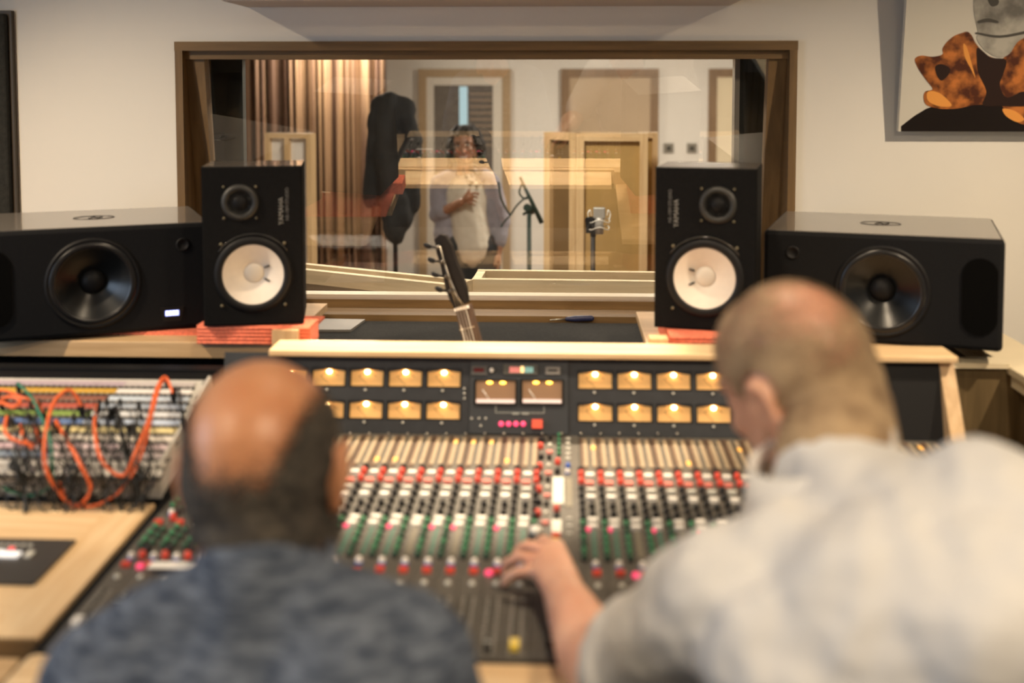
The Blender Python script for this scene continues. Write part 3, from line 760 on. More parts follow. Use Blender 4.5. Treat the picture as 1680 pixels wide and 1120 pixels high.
# large monitor level knob
y = YW(885); x = at(879, 885, y).x
o = MB().use(M_blackk).lathe([(.013, 0), (.013, .012), (.009, .014)], 20).use(M_whitek).lathe([(.0095, .014), (.0095, .021), (.007, .024), (0, .024)], 20).build('monitor_knob', M_blackk, mc)
o.location = (x, y, sz_(y))
for py in (925, 945, 965, 990, 1020): MPt('round', 905, py, .9); MPt('grey', 922, py, .7)
MPt('fblack', 905, 1055, 1.0)
# small keys on the far right of the console
for k in range(8):
    y = YW(745 + k * 0) 
# script strip / marker tape across the left faders
y = YW(946); t0 = at(246, 946, y).x; t1 = at(318, 946, y).x
b = MB().box(t0, t1, y - .012, y + .012, sz_(y) + .009, sz_(y) + .010)
o = b.build('paper_strip', mat('paper_white', (.85, .83, .80), .7)); tag(o, 'white paper strip lying over the knobs at the left end of the console', 'paper strip')
y = YW(862); t0 = at(328, 862, y).x
o = MB().box(t0, t0 + .014, y - .05, y + .045, sz_(y) + .0125, sz_(y) + .0135).build('paper_strip', MATS['paper_white']); tag(o, 'narrow upright white paper slip on the console beside the left man\'s neck', 'paper strip')
y = YW(905); p0 = at(318, 918, YW(918)); p1 = at(330, 895, YW(895))
o = MB().cyl((p0.x, p0.y, sz_(p0.y) + .016), (p1.x, p1.y, sz_(p1.y) + .016), .0035).build('green_pen', M_greenk); tag(o, 'short green pen lying on the console knobs next to the left man', 'pen')

# ================================================================== DESK at the left with patch bay
T = empty('side_desk', (-1.2, 1.7, 0), 0, 'pale birch desk left of the console, in front of the patch bay', 'desk')
def dw(mb, name, m, par=None):
    o = mb.build(name, m, par or T)
    if par is None: o.location = (1.2, -1.7, 0)
    return o
def slab(x0, x1, y0, y1, m, name, top=0.0, th=.03):
    b = MB(); A = []
    for zo in (top - th, top): A.append([b.bm.verts.new((x, y, sz_(y) + zo)) for x, y in ((x0, y0), (x1, y0), (x1, y1), (x0, y1))])
    b._f(A[0][::-1]); b._f(A[1])
    for i in range(4): b._f([A[0][i], A[0][(i + 1) % 4], A[1][(i + 1) % 4], A[1][i]])
    return dw(b, name, m)
YE = 1.512
slab(-1.75, CX0 - .004, YE, 1.96, M_pine, 'desktop')
slab(-.80, CX0 - .003, YE - .006, 1.96, M_pineY, 'edge_board', .0012)
slab(-1.75, CX0 - .004, YE - .012, YE, M_brown, 'front_lipping', -.001)
slab(-1.75, CX0 - .022, 1.36, YE - .02, M_tan, 'lower_step', -.022)
for x in (-1.70, -.80): dw(MB().box(x, x + .03, 1.42, 2.3, 0, .83), 'support_panel', M_tanZ)
# dark control panel inset in the desk
P_ = empty('remote_panel', (-.90, 1.73, sz_(1.73) + .002), 0, 'black remote control panel with lit keys inset in the birch desk', 'control panel', rot=(R(2.5), 0, 0))
MB().box(-.20, .100, -.078, .072, -.001, .004).build('face_plate', mat('panel_charcoal', (0.05, 0.047, 0.045), .4), P_)
M_lit = mat('lit_white_key', (.9, .9, .9), .4, emit=(1, .96, .93), es=.55)
for (x, y, w_, h_, m) in [(-.013, .012, .040, .022, M_lit), (-.055, .01, .034, .024, M_lit), (.022, .010, .026, .018, M_lit), (-.02, -.035, .018, .014, M_greyk), (.008, -.035, .018, .014, M_greyk), (-.02, -.055, .018, .012, M_greyk), (.008, -.055, .018, .012, M_greyk), (-.07, .046, .008, .006, mat('green_led', (.1, .7, .1), .4, emit=(.2, 1, .1), es=1)), (.012, .03, .008, .007, mat('red_led', (.8, .1, .1), .4, emit=(1, .1, .1), es=1)), (.05, .012, .012, .02, M_greyk)]:
    MB().box(x - w_ / 2, x + w_ / 2, y - h_ / 2, y + h_ / 2, .004, .008, bev=.001).build('key', m, P_)
for k in range(6): MB().box(-.03 + k * .012, -.022 + k * .012, .045, .051, .004, .0046).build('engraved_mark', M_greyk, P_)

# patch bay
A0, A1 = Vector((0, 1.968, .962)), Vector((0, 2.315, 1.059))
pa = math.atan2(A1.z - A0.z, A1.y - A0.y)
PX1 = CX0 + .004
PB_ = empty('patch_bay', (PX1, A0.y, A0.z), 0, 'sloping patch bay with coloured label strips and many sockets', 'patch bay', rot=(pa, 0, 0))
BM = Matrix.Translation((PX1, A0.y, A0.z)) @ Matrix.Rotation(pa, 4, 'X'); BMi = BM.inverted(); BN = BM.to_3x3() @ Vector((0, 0, 1))
def bp(px, py): q = BMi @ on_plane(px, py, A0, BN); return q.x, q.y
PL = bp(200, 622)[1]
MB().box(-.70, 0, 0, PL, -.012, 0).build('face_plate', M_steelgrey, PB_)
MB().box(-.70, 0, -.006, .0, -.055, .004).build('front_plate', M_steelgrey, PB_)
MB().box(-.004, .002, 0, PL, -.05, .010).build('side_plate', M_steelgrey, PB_)
MB().box(-.70, 0, PL, PL + .004, -.05, .012).build('rear_lip', M_black, PB_)
colsL = [((.42, .34, .40), (.50, .46, .46)), ((.55, .33, .05), (.72, .70, .68)), ((.25, .10, .07), (.50, .58, .68)), ((.45, .10, .07), (.36, .42, .52)), ((.22, .33, .08), (.66, .70, .76)), ((.12, .20, .42), (.52, .62, .80)),
         ((.70, .60, .30), (.75, .66, .35)), ((.62, .58, .52), (.72, .68, .62)), ((.56, .42, .46), (.68, .56, .60)), ((.20, .26, .34), (.68, .60, .62)), ((.56, .55, .52), (.76, .74, .70)), ((.60, .58, .54), (.74, .72, .68))]
for k, (cl, cr) in enumerate(colsL):
    py = 631 + k * 12.0 + k * k * .12
    x1 = bp(320 - k * 5.0, py)[0]; x0 = -.66; y = bp(200, py)[1]; xm = bp(205 - k * 14, py)[0]
    r = MB().use(mat('socket_row_black', (0.02, 0.018, 0.018), .5)).box(x0, x1 + .004, y - .0175, y - .0090, -.001, .0025)
    n = 46
    r.use(mat('jack_ring', (.35, .33, .30), .3, .6))
    for i in range(n):
        xx = x1 - .004 - i * .0125
        r.lathe([(.0030, .0025), (.0036, .004), (.0020, .004), (.0020, .0026)], 8, Matrix.Translation((xx, y - .0130, 0)))
    row = r.build('socket_row', None, PB_)
    l = MB().use(mat('label_l%d' % k, cl, .5, vary=.12, scale=150)).box(x0, xm, y - .0086, y + .0086, 0, .003)
    l.use(mat('label_r%d' % k, cr, .5, vary=.06, scale=150)).box(xm + .001, x1, y - .0086, y + .0086, 0, .003)
    l.build('label_strip', None, row)
x0, y0 = bp(180, 792)
MB().box(bp(180, 792)[0], bp(252, 792)[0], .004, .022, 0, .002).build('label_plate', M_whitek, PB_)
for ch, px, py in (('5', 334, 628), ('6', 323, 651), ('8', 313, 676), ('1', 303, 700), ('2', 289, 727), ('0', 276, 755), ('3', 264, 781)):
    x, y = bp(px, py); text(ch, .017, M_black, PB_, (x, y, .0006), (0, 0, 0), 'row_number')
# stand below the patch bay
sb = MB(); pl = [(1.975, .90), (1.975, .905), (2.31, 1.0), (2.35, 1.0), (2.35, .80), (1.975, .80)]
A = [sb.bm.verts.new((PX1 - .69, y, z)) for y, z in pl[1:]]; B_ = [sb.bm.verts.new((PX1 - .004, y, z)) for y, z in pl[1:]]
sb._f(A); sb._f(B_[::-1])
for i in range(5): sb._f([A[i], A[(i + 1) % 5], B_[(i + 1) % 5], B_[i]])
dw(sb, 'patch_bay_housing', M_black)
dw(MB().box(-1.75, CX0 - .004, 2.36, 2.40, .3, 1.045), 'back_board', M_black)

# patch cables
M_or = mat('orange_cable', (0.85, 0.16, 0.045), .45); M_bkc = mat('black_cable', (0.02, 0.022, 0.022), .5); M_gr = mat('green_cable', (0.03, 0.20, 0.13), .45)
def wpt(px, py, lift):
    """lift is height above the patch bay plane; rows below its front edge hang in front of it"""
    q = on_plane(px, py, A0 + BN * lift, BN)
    if q.y < A0.y - .012:
        q = on_plane(px, py, (0, A0.y - .016 - lift * .5, 0), Vector((0, 1, 0)))
        if q.z < sz_(q.y) + .006: q = on_plane(px, py, (0, 1.9, sz_(1.9) + .006), Vector((0, -SL, 1)))
    return q
def cable(pts, r, m, label, group=None, plugs=(0, -1), cat='cable', pm=None):
    W = [wpt(*p) for p in pts]; base = W[0].copy()
    o = MB().tube([w_ - base for w_ in W], r, 7, sub=7).build('patch_cable', m, None, loc=base)
    tag(o, label, cat, group)
    for i in plugs:
        e = W[i] - base; nx = W[1 if i == 0 else -2] - base
        d = -BN * .02 + (e - nx).normalized() * .004
        MB().cyl(e + (nx - e).normalized() * .004, e - BN * .016, r * 1.9, r * 1.7, 10).cyl(e - BN * .014, e - BN * (.0245), r * .9, r * .9, 8).build('plug', pm or M_black, o)
    return o
L_ = .03
cable([(134, 668, .026), (122, 646, .05), (108, 641, .06), (86, 665, .06), (74, 720, .055), (75, 766, .05), (94, 803, .03), (123, 829, .02), (149, 803, .03), (131, 760, .045), (109, 720, .04), (91, 690, .026)], .0036, M_or, 'thick orange patch cable making the tallest loop, left of centre on the patch bay')
cable([(160, 663, .026), (155, 697, .05), (163, 746, .055), (183, 773, .05), (205, 778, .045), (222, 743, .05), (243, 691, .055), (256, 640, .045), (271, 618, .04), (284, 646, .026)], .0030, M_or, 'orange patch cable hanging in a wide U over the pale right part of the bay')
cable([(272, 620, .026), (262, 635, .045), (251, 674, .05), (240, 720, .05), (223, 766, .045), (205, 795, .03), (185, 815, .02), (150, 830, .015), (118, 826, .015), (104, 806, .02), (98, 790, .026)], .0024, M_or, 'thinner orange patch cable running from the top right socket down to the desk')
cable([(2, 655, .03), (17, 651, .045), (33, 657, .045), (22, 668, .045), (0, 660, .04), (-14, 672, .026)], .0034, M_or, 'orange patch cable in a small flat coil at the left frame edge')
cable([(11, 683, .026), (9, 709, .045), (29, 724, .05), (57, 729, .04), (66, 720, .026)], .0034, M_or, 'orange patch cable sagging low over the left end rows')
cable([(34, 697, .026), (38, 716, .04), (52, 735, .04), (60, 715, .04), (56, 697, .026)], .003, M_or, 'short orange patch cable between two sockets of the left middle rows')
cable([(-6, 640, .026), (14, 642, .045), (36, 652, .05), (60, 660, .04), (72, 678, .026)], .0028, M_or, 'orange patch cable crossing the topmost rows at the left')
cable([(29, 629, .026), (51, 651, .05), (66, 680, .055), (76, 703, .055), (84, 731, .05), (86, 775, .03), (90, 800, .026)], .0028, M_gr, 'green patch cable arching from the top row down to the orange loop')
cable([(-20, 790, .026), (6, 800, .03), (24, 808, .02), (55, 812, .015), (80, 800, .026)], .0026, M_gr, 'green patch cable lying low at the front left of the patch bay')
rg = random.Random(4)
for k in range(30):
    x0 = rg.uniform(10, 235); x1 = x0 + rg.uniform(-110, 110); y0 = rg.uniform(650, 780); y1 = rg.uniform(690, 785); yb = rg.uniform(800, 838)
    x1 = max(-10, min(x1, 240))
    bl = rg.uniform(-30, 30)
    pts = [(x0, y0, .026), (x0 - 4, y0 + 18, .045), (x0 - bl, (y0 + yb) / 2, .035), (x0 * .65 + x1 * .35, yb - 3, .016), (x0 * .4 + x1 * .6, yb, .012), (x1 + bl, (y1 + yb) / 2, .03), (x1 + 3, y1 + 14, .045), (x1, y1, .026)]
    cable(pts, .0018, M_bkc, 'thin black patch cable hanging in the tangle in front of the patch bay', 'thin black patch cables', plugs=(0,))
for (a, b_, lab) in [((183, 672), (206, 735), 'thick black cable plug leaning across the yellow label row'), ((212, 698), (223, 727), 'pair of short black plugs right of centre on the patch bay'), ((285, 640), (300, 690), 'black looped cable at the right end of the patch bay')]:
    cable([(*a, .026), (a[0] + 8, a[1] - 2, .05), ((a[0] + b_[0]) / 2 + 4, (a[1] + b_[1]) / 2, .05), (b_[0], b_[1], .026)], .0036 if a[0] < 200 else .0026, M_black, lab)

# ================================================================== SPEAKER SHELVES
t = empty('speaker_shelf', (-1.1, 2.66, 0), 0, 'tan birch shelf behind the patch bay carrying the two left speakers', 'shelf')
MB().box(-.75, .50, -.08, .10, 1.016, 1.054, bev=.002).box(-.75, .46, .10, .40, 1.034, 1.054).build('shelf_board', M_tan, t)
MB().box(.44, .50, -.12, -.081, 1.02, 1.092).build('end_block', M_tanZ, t)
for x in (-.73, .44): MB().box(x, x + .025, .0, .05, 0, 1.034).build('upright', M_black, t)
sh_l = t
t = empty('speaker_shelf', (.62, 2.62, 0), 0, 'tan birch shelf behind the right man carrying the two right speakers', 'shelf')
MB().box(-.42, .225, -.13, .40, 1.027 , 1.047, bev=.002).build('shelf_board', M_tan, t)
MB().box(-.425, -.385, -.145, -.10, 1.030, 1.095).build('end_block', M_tanZ, t)
for x in (-.40, .195): MB().box(x, x + .025, .03, .07, 0, 1.027).build('upright', M_black, t)
# coral foam pads
def foam(name, x0, x1, y0, y1, z0, z1, lab):
    n = int((y1 - y0) / .009); b = MB()
    b.box(x0, x1, y0, y1, z0, z1 - .004)
    for z in ([z0 + .004 + .0085 * j for j in range(int((z1 - z0) / .0085))] if z1 - z0 > .02 else []): b.cyl((x0 + .002, y0, z), (x1 - .002, y0, z), .0042, seg=6)
    for k in range(n):
        y = y0 + (k + .5) * (y1 - y0) / n
        b.cyl((x0, y, z1 - .0045), (x1, y, z1 - .0045), .0040, seg=6)
    return tag(b.build(name, M_foam), lab, 'foam pad')
foam('foam_pad', -1.62, -.605, 2.650, 2.86, 1.054, 1.062, 'wide coral ribbed foam sheet under the left pair of speakers')
foam('foam_pad', -.84, -.575, 2.56, 2.645, 1.054, 1.099, 'coral ribbed foam block under the left white-coned speaker')
foam('foam_pad', .240, .46, 2.495, 2.80, 1.047, 1.099, 'coral ribbed foam block under the right white-coned speaker')
# ================================================================== SPEAKERS
def white_cone_speaker(loc, rz, mirror, label):
    W, Hh, D = .226, .366, .20
    T = empty('monitor_speaker', loc, rz, label, 'speaker', 'white-coned monitor speakers' if False else None)
    s = -1 if mirror else 1
    c = MB().use(M_blackmat).box(-W / 2, W / 2, .034, D, 0, Hh, bev=.003).box(-W / 2, -W / 2 + .0025, .003, .034, 0, Hh).box(W / 2 - .0025, W / 2, .003, .034, 0, Hh).box(-W / 2, W / 2, .003, .034, Hh - .0025, Hh).box(-W / 2, W / 2, .003, .034, 0, .0025)
    c.use(M_cabtop).box(-W / 2 + .002, W / 2 - .002, .006, D - .002, Hh - .002, Hh + .0008)  # lid in the paler colour, painted-in sheen on a black cabinet
    c.build('cabinet', None, T)
    bf = MB().box(-W / 2 + .002, W / 2 - .002, -.001, .034, .002, Hh - .002, bev=.002).build('baffle', M_blackmat, T)
    bpy.context.view_layer.update()
    k_ = MB().cyl((0, -.05, .118), (0, .08, .118), .0755, seg=64).build('k', M_blackmat, T)
    cut(bf, k_)
    F = FRONT(.0, .118, -.001)
    wf_ = MB().lathe([(.070, -.002), (.070, .004), (.076, .0055), (.084, .005), (.088, .002), (.088, -.002)], 48, F, caps=False).build('woofer', M_black, T)
    MB().lathe([(.0685, .002), (.0700, .0045), (.0745, .0045), (.0745, .001)], 48, F, caps=False).build('surround', mat('rubber', (.02, .02, .02), .35), wf_)
    MB().lathe([(.0690, .0035), (.055, -.006 + .002), (.038, -.0145), (.024, -.021), (.0225, -.0225)], 48, F, caps=False).build('cone', M_conewhite, wf_, fix=False)
    MB().lathe([(.0235, -.0217), (.021, -.0195), (.014, -.0168), (.006, -.0155), (0, -.0152)], 32, F).build('dust_cap', mat('pale_dust_cap', (0.64, 0.59, 0.52), .5), wf_)
    for a in (28, -28):
        d = Vector((math.cos(R(a)) * s, math.sin(R(a))))
        e = MB().tube([F @ Vector((d.x * .0275, d.y * .0275, -.0165)), F @ Vector((d.x * .040, d.y * .038, -.0100))], .0021, 6)
        e.build('lead_wire', M_black, wf_)
    # chamfered trim arc above the woofer and the woofer's screws
    arc = MB().tube([F @ Vector((.094 * math.cos(R(a)), .094 * math.sin(R(a)), .0025)) for a in range(35, 146, 10)], .0012, 5, sub=2)
    arc.build('trim_arc', mat('gloss_trim', (.05, .05, .05), .12, coat=.6), wf_)
    for sx in (-1, 1):
        for sz2 in (-1, 1):
            MB().lathe([(.0036, -.001), (.0036, .002), (0, .003)], 10, FRONT(sx * .071, .118 + sz2 * .071, -.002)).build('screw', mat('dim_brass_screw', (.16, .14, .09), .5, .5), wf_)
    # tweeter
    tx = -.0275 * s; F2 = FRONT(tx, .284, -.001)
    tw = MB().lathe([(.0, .0), (.027, .0), (.028, .0045), (.034, .007), (.040, .0045), (.042, .0)], 40, F2, caps=False).build('tweeter', mat('tweeter_ring', (.022, .022, .021), .5), T)
    MB().lathe([(.018, .001), (.013, .0055), (.006, .0075), (0, .008)], 24, F2).build('dome', M_black, tw)
    g = MB()
    for k in range(-4, 5):
        h = math.sqrt(max(0, .026 ** 2 - (k * .006) ** 2))
        g.cyl(F2 @ Vector((k * .006, -h, .008)), F2 @ Vector((k * .006, h, .008)), .0004, seg=4)
        g.cyl(F2 @ Vector((-h, k * .006, .008)), F2 @ Vector((h, k * .006, .008)), .0004, seg=4)
    g.build('grille', M_black, tw)
    for sx in (-1, 1):
        for sz2 in (-1, 1):
            MB().lathe([(.0030, 0), (.0030, .002), (0, .003)], 10, F2 @ Matrix.Translation((sx * .036, sz2 * .036, .0))).build('screw', MATS['dim_brass_screw'], tw)
    M_let = mat('grey_lettering', (.22, .22, .21), .5)
    text('YAMAHA', .0155, M_let, T, (.0645 * s, -.0020, .263), (R(90), R(-90), 0), 'badge')
    text('NS-10M STUDIO', .0105, mat('dim_lettering', (.13, .13, .13), .5), T, (.0785 * s, -.0020, .279), (R(90), R(-90), 0), 'model_lettering')
    return T
white_cone_speaker((-.706, 2.560, 1.0995), R(11), False, 'left black monitor speaker with a white woofer cone')
white_cone_speaker((.322, 2.552, 1.0995), R(-13), True, 'right black monitor speaker with a white woofer cone, behind the right man')

def wide_speaker(corner, rz, s, label, display, zb, D=.45):
    """corner: inner front corner; s=-1 body extends to the left of it, +1 to the right"""
    W, Hh = .534, .256
    T = empty('studio_monitor', (corner[0], corner[1], zb), rz, label, 'speaker')
    x0, x1 = (0, W) if s > 0 else (-W, 0)
    cb_ = MB().use(M_char).box(x0, x1, 0, D, 0, Hh, bev=.010).build('cabinet', None, T)
    bpy.context.view_layer.update()
    k_ = MB().cyl((s * .272, -.05, .124), (s * .272, .06, .124), .0965, seg=64).build('k', M_char, T)
    cut(cb_, k_)
    MB().box(x0 + .008, x1 - .008, .008, D - .008, Hh - .001, Hh + .001, bev=.0009).build('top_sheen_skin', M_cabtop, T)  # thin added skin whose paler colour carries the light on the top
    F = FRONT(s * .272, .124, 0)
    wo = MB().lathe([(.1075, -.001), (.1075, .002), (.103, .004), (.098, .003), (.097, -.001)], 48, F, caps=False).build('woofer', M_black, T)
    MB().lathe([(.098, .0025), (.093, .0055), (.086, .0055), (.082, .002)], 48, F, caps=False).build('surround', mat('glossy_rubber', (.014, .014, .015), .25), wo)
    MB().lathe([(.0825, .002), (.066, -.008), (.048, -.020), (.034, -.030), (.027, -.034)], 48, F, caps=False).build('cone', mat('glossy_cone', (.006, .007, .008), .28), wo)
    MB().lathe([(.029, -.034), (.026, -.026), (.017, -.019), (.007, -.0165), (0, -.016)], 32, F).build('dust_cap', M_black, wo)
    # tall oval horn grille
    ox, orx, orz = s * .4825 if s > 0 else s * .487, .038, .088
    q = []
    for k in range(36):
        a = 2 * math.pi * k / 36
        cz = orz - orx; zz = math.sin(a) * orx + (cz if math.sin(a) > 0 else -cz)
        q.append((ox + math.cos(a) * orx, .124 + zz))
    MB().prism(q, -.003, .002).build('horn_grille', mat('fine_black_mesh', (.003, .003, .003), .9, spec=.05, bump=.4, bscale=900), T)
    MB().lathe([(.016, 0), (.016, .002), (.012, .002), (.011, .0005), (0, .0005)], 24, FRONT(s * .068, .205)).build('port_dial', M_black, T)
    if display:
        MB().prism([(-.124, .055), (-.116, .020), (-.076, .020), (-.068, .055)], -.0015, .001).build('display_surround', M_black, T)
        d = MB().box(-.112, -.080, -.0022, -.0012, .034, .047).build('display', mat('blue_display', (.25, .30, .9), .4, emit=(.36, .42, 1.0), es=1.6), T)
        dg = MB()
        for i, w_ in enumerate((.005, .005, .005, .005)): dg.box(-.110 + i * .0075, -.110 + i * .0075 + w_, -.0028, -.0022, .036, .0455)
        dg.build('display_digits', mat('white_digits', (.9, .92, 1), .4, emit=(.85, .88, 1), es=2.6), d)
    # oval emblem pressed in the top
    cx = s * .26; e = MB()
    e.tube([(cx + .048 * math.cos(R(a)), D * .5 + .034 * math.sin(R(a)), Hh + .0004) for a in range(0, 360, 20)], .0022, 5, closed=True, sub=2)
    e.tube([(cx - .012, D * .5 - .015, Hh + .0006), (cx + .002, D * .5 + .014, Hh + .0006), (cx + .006, D * .5 - .012, Hh + .0006), (cx + .02, D * .5 + .006, Hh + .0006)], .0028, 5)
    e.build('emblem', mat('dark_emblem', (.012, .011, .012), .4), T)
    for fx in (.04, .5):
        for fy in (.05, .38): MB().lathe([(.014, -.0005), (.012, 0)], 12, Matrix.Translation((s * fx, fy, .0005))).build('rubber_foot', M_black, T)
    return T
wide_speaker((-.850, 2.715), R(25), -1, 'wide dark grey studio monitor lying on its side at left, with a blue display', True, 1.0625, .40)
wide_speaker((.485, 2.735), R(-17), 1, 'wide dark grey studio monitor lying on its side at right, behind the right man', False, 1.048 + .0, .44)

# ================================================================== BASS GUITAR leaning behind the console
def guitar():
    top = at(727, 383, 2.63); mid = at(775, 566, 2.60)
    ax = (top - mid).normalized(); L = (top.z - .06) / ax.z
    base = top - ax * L
    T = empty('bass_guitar', base, 0, 'dark four-string bass guitar standing between console and window', 'guitar')
    T.rotation_euler = ax.to_track_quat('Z', 'Y').to_euler()
    xr = T.rotation_euler.to_matrix() @ Vector((1, 0, 0))
    # spin so that local -Y faces the viewer
    q = ax.to_track_quat('Z', 'Y'); loc_y = q.inverted() @ Vector((0, -1, 0)); q = q @ Vector((0, -1, 0)).rotation_difference(Vector((loc_y.x, loc_y.y, 0)).normalized())
    tw = Matrix.Rotation(R(-14), 4, 'Z').to_quaternion()
    T.rotation_euler = (q @ tw).to_euler()
    M_hd = mat('dark_headstock', (.010, .008, .007), .65, spec=.2); M_fb = mat('fretboard', (.075, .045, .030), .5); M_bod = mat('dark_sunburst', (.05, .02, .015), .25, coat=.6)
    H = L
    MB().prism([(-.018, H - .175), (-.024, H - .155), (-.027, H - .125), (-.024, H - .08), (-.026, H - .04), (-.022, H - .008), (-.006, H + .0), (.006, H - .006), (.014, H - .03), (.015, H - .07), (.020, H - .105), (.022, H - .135), (.017, H - .17)], -.006, .010).build('headstock', M_hd, T)
    MB().prism([(-.018, H - .175), (.018, H - .175), (.028, H - .80), (-.028, H - .80)], -.004, .020).build('neck', M_fb, T)
    MB().box(-.018, .018, -.008, .002, H - .182, H - .175).build('nut', M_whitek, T)
    fr = MB()
    for k in range(1, 19):
        z = H - .178 - .86 * (1 - 2 ** (-k / 12)); hw = .018 + .010 * (H - .175 - z) / .585
        MB().box(-hw, hw, -.0055, -.004, z - .001, z + .001).build('fret', M_screw, T)
    for k in range(4):
        z = H - .028 - k * .035
        pg = MB().lathe([(.0048, 0), (.0048, .008), (.003, .010), (.0045, .012), (0, .013)], 12, FRONT(-.016 + .001 * k, z, -.006)).build('tuning_peg', mat('dark_peg_metal', (.10, .09, .08), .5, .5), T)
        MB().cyl((-.024, .004, z), (-.040, .004, z + .006), .0028).build('peg_shaft', M_black, pg)
        MB().ell((-.047, .004, z + .010), (.011, .0035, .0065), (0, R(35), 0), 12).build('peg_button', M_black, pg)
        x0 = -.011 + k * .0073
        MB().cyl((-.016 + .001 * k + .006, -.014, z), (x0, -.010, H - .178), .0008, seg=5).cyl((x0, -.0095, H - .178), (x0 * 1.6, -.026, H - .178 - .86), .0009, seg=5).build('string', M_screw, T)
    s = H - .62; sc = .66
    body = [(0.0, .0), (-.10, .015), (-.165, .08), (-.16, .17), (-.115, .24), (-.13, .31), (-.165, .38), (-.16, .46), (-.12, .44), (-.08, .36), (-.035, .33), (.035, .33), (.08, .35), (.12, .38), (.14, .35), (.115, .28), (.11, .22), (.16, .16), (.165, .08), (.10, .015)]
    z0 = .0
    MB().prism([(x, z0 + z) for x, z in body], -.002, .036).build('body', M_bod, T)
    MB().box(-.045, .045, -.012, -.002, z0 + .16, z0 + .19).build('pickup', M_black, T)
    MB().box(-.04, .04, -.020, -.002, z0 + .055, z0 + .10).build('bridge', M_screw, T)
guitar()
t = empty('guitar_stand', (-.175, 2.585, 0), 0, 'low black stand under the bass guitar', 'stand')
MB().box(-.11, .11, -.06, .04, .045, .058).build('cradle', M_black, t)
for x in (-.1, .1): MB().cyl((x, -.05, 0), (x, -.02, .05), .008).cyl((x, .03, 0), (x, -.0, .05), .008).build('leg', M_black, t)

# ================================================================== LIVE ROOM FURNITURE
M_gold = mat('gold_fabric', (0.44, 0.28, 0.095), .9, vary=.10, scale=8, bump=.15, bscale=300)
M_golddark = mat('brown_fabric', (0.20, 0.12, 0.045), .9, vary=.1, scale=8)
M_frame = wood('gobo_pine', (0.62, 0.42, 0.21), (0.74, 0.54, 0.30), 5, 'Z', .5)
M_frameX = wood('gobo_pine_rail', (0.62, 0.42, 0.21), (0.74, 0.54, 0.30), 5, 'X', .5)
def gobo(name, p0, p1, z0, z1, th, lab, fm, fab, rails=(), fw=.05, posts=(), grp=None):
    """upright framed screen from ground point p0 to p1"""
    v = Vector((p1[0] - p0[0], p1[1] - p0[1])); L = v.length
    T = empty(name, (p0[0], p0[1], z0), math.atan2(v.y, v.x), lab, 'acoustic screen', grp)
    h = z1 - z0
    for x in (0, L - fw): MB().box(x, x + fw, 0, th, 0, h).build('frame_post', fm, T)
    MB().box(fw, L - fw, 0, th, h - fw, h).box(fw, L - fw, 0, th, 0, fw).build('frame_rail', M_frameX if fm == M_frame else fm, T)
    for x in posts: MB().box(x, x + fw * .9, -.004, th, fw, h - fw).build('frame_post', fm, T)
    MB().box(fw, L - fw, th * .45, th * .7, fw, h - fw).build('fabric_panel', fab, T)
    return T
# tall gold screen with a narrow wing, plus a second one just behind
xa, xb, xc = wx(891, 5.9), wx(945, 6.0), wx(1062, 6.0)
zt = wz(218, 6.0)
gobo('acoustic_screen', (xb, 6.0), (xc, 5.98), LF, zt, .08, 'tall gold fabric acoustic screen in pine frame behind the condenser microphone', M_frame, M_gold, fw=.042)
gobo('acoustic_screen', (xa, 6.12), (xb - .004, 6.0), LF, zt, .07, 'narrow dark brown screen wing left of the gold acoustic screen', M_frame, M_golddark, fw=.04)
gobo('acoustic_screen', (wx(1048, 6.3), 6.3), (wx(1079, 6.3), 6.3), LF, wz(217, 6.3), .08, 'slim pine framed screen edge peeping out right behind the gold screen', M_frame, M_gold, fw=.03)
# pale screen at left before the curtain
gobo('acoustic_screen', (wx(435, 6.2), 6.2), (wx(514, 6.2), 6.15), LF, wz(219, 6.2), .07, 'pale framed screen with two light panels in front of the brown curtain', M_frame, mat('pale_panel_fabric', (.82, .80, .76), .8, vary=.05), fw=.028, posts=(.118,))
# low trough like screens just beyond the glass
def trough(p0, p1, ztop, lab, d=.22):
    v = Vector((p1[0] - p0[0], p1[1] - p0[1])); L = v.length
    T = empty('low_screen', (p0[0], p0[1], LF), math.atan2(v.y, v.x), lab, 'acoustic screen')
    h = ztop - LF
    fm = M_frameX
    MB().box(0, L, 0, .03, h - .05, h).box(0, L, d - .03, d, h - .04, h).build('frame_rail', M_frameL, T)
    for x in (0, L - .045): MB().box(x, x + .045, .0, .03, 0, h - .05).box(x, x + .045, d - .03, d, 0, h - .04).build('frame_post', M_frameL, T)
    for x in (0, L - .03): MB().box(x, x + .03, .03, d - .03, h - .045, h - .002).build('end_rail', M_frameL, T)
    MB().box(.03, L - .03, .03, d - .03, 0, h - .045).build('filling', mat('grey_wadding', (.24, .21, .18), .9, vary=.1, scale=5), T)
    MB().box(.045, L - .045, .012, .022, 0, h - .05).build('fabric_panel', mat('taupe_fabric', (.17, .135, .10), .9, vary=.06, scale=6), T)
    return T
M_frameL = wood('light_pine', (0.66, 0.52, 0.33), (0.78, 0.64, 0.43), 5, 'X', .5)
a = at(774, 458, 3.95); b_ = at(1080, 461, 3.95)
trough((a.x, 3.95), (b_.x + .35, 3.92), a.z, 'low pine framed screen on the right just beyond the glass')
z_ = a.z; c0 = on_plane(757, 468, (0, 0, z_), Vector((0, 0, 1))); c1 = on_plane(500, 442, (0, 0, z_), Vector((0, 0, 1)))
trough((c1.x - .35, c1.y + .35 * (c1.y - c0.y) / abs(c0.x - c1.x)), (c0.x - .03, c0.y), z_, 'low pine framed screen set at a slant on the left beyond the glass', .13)
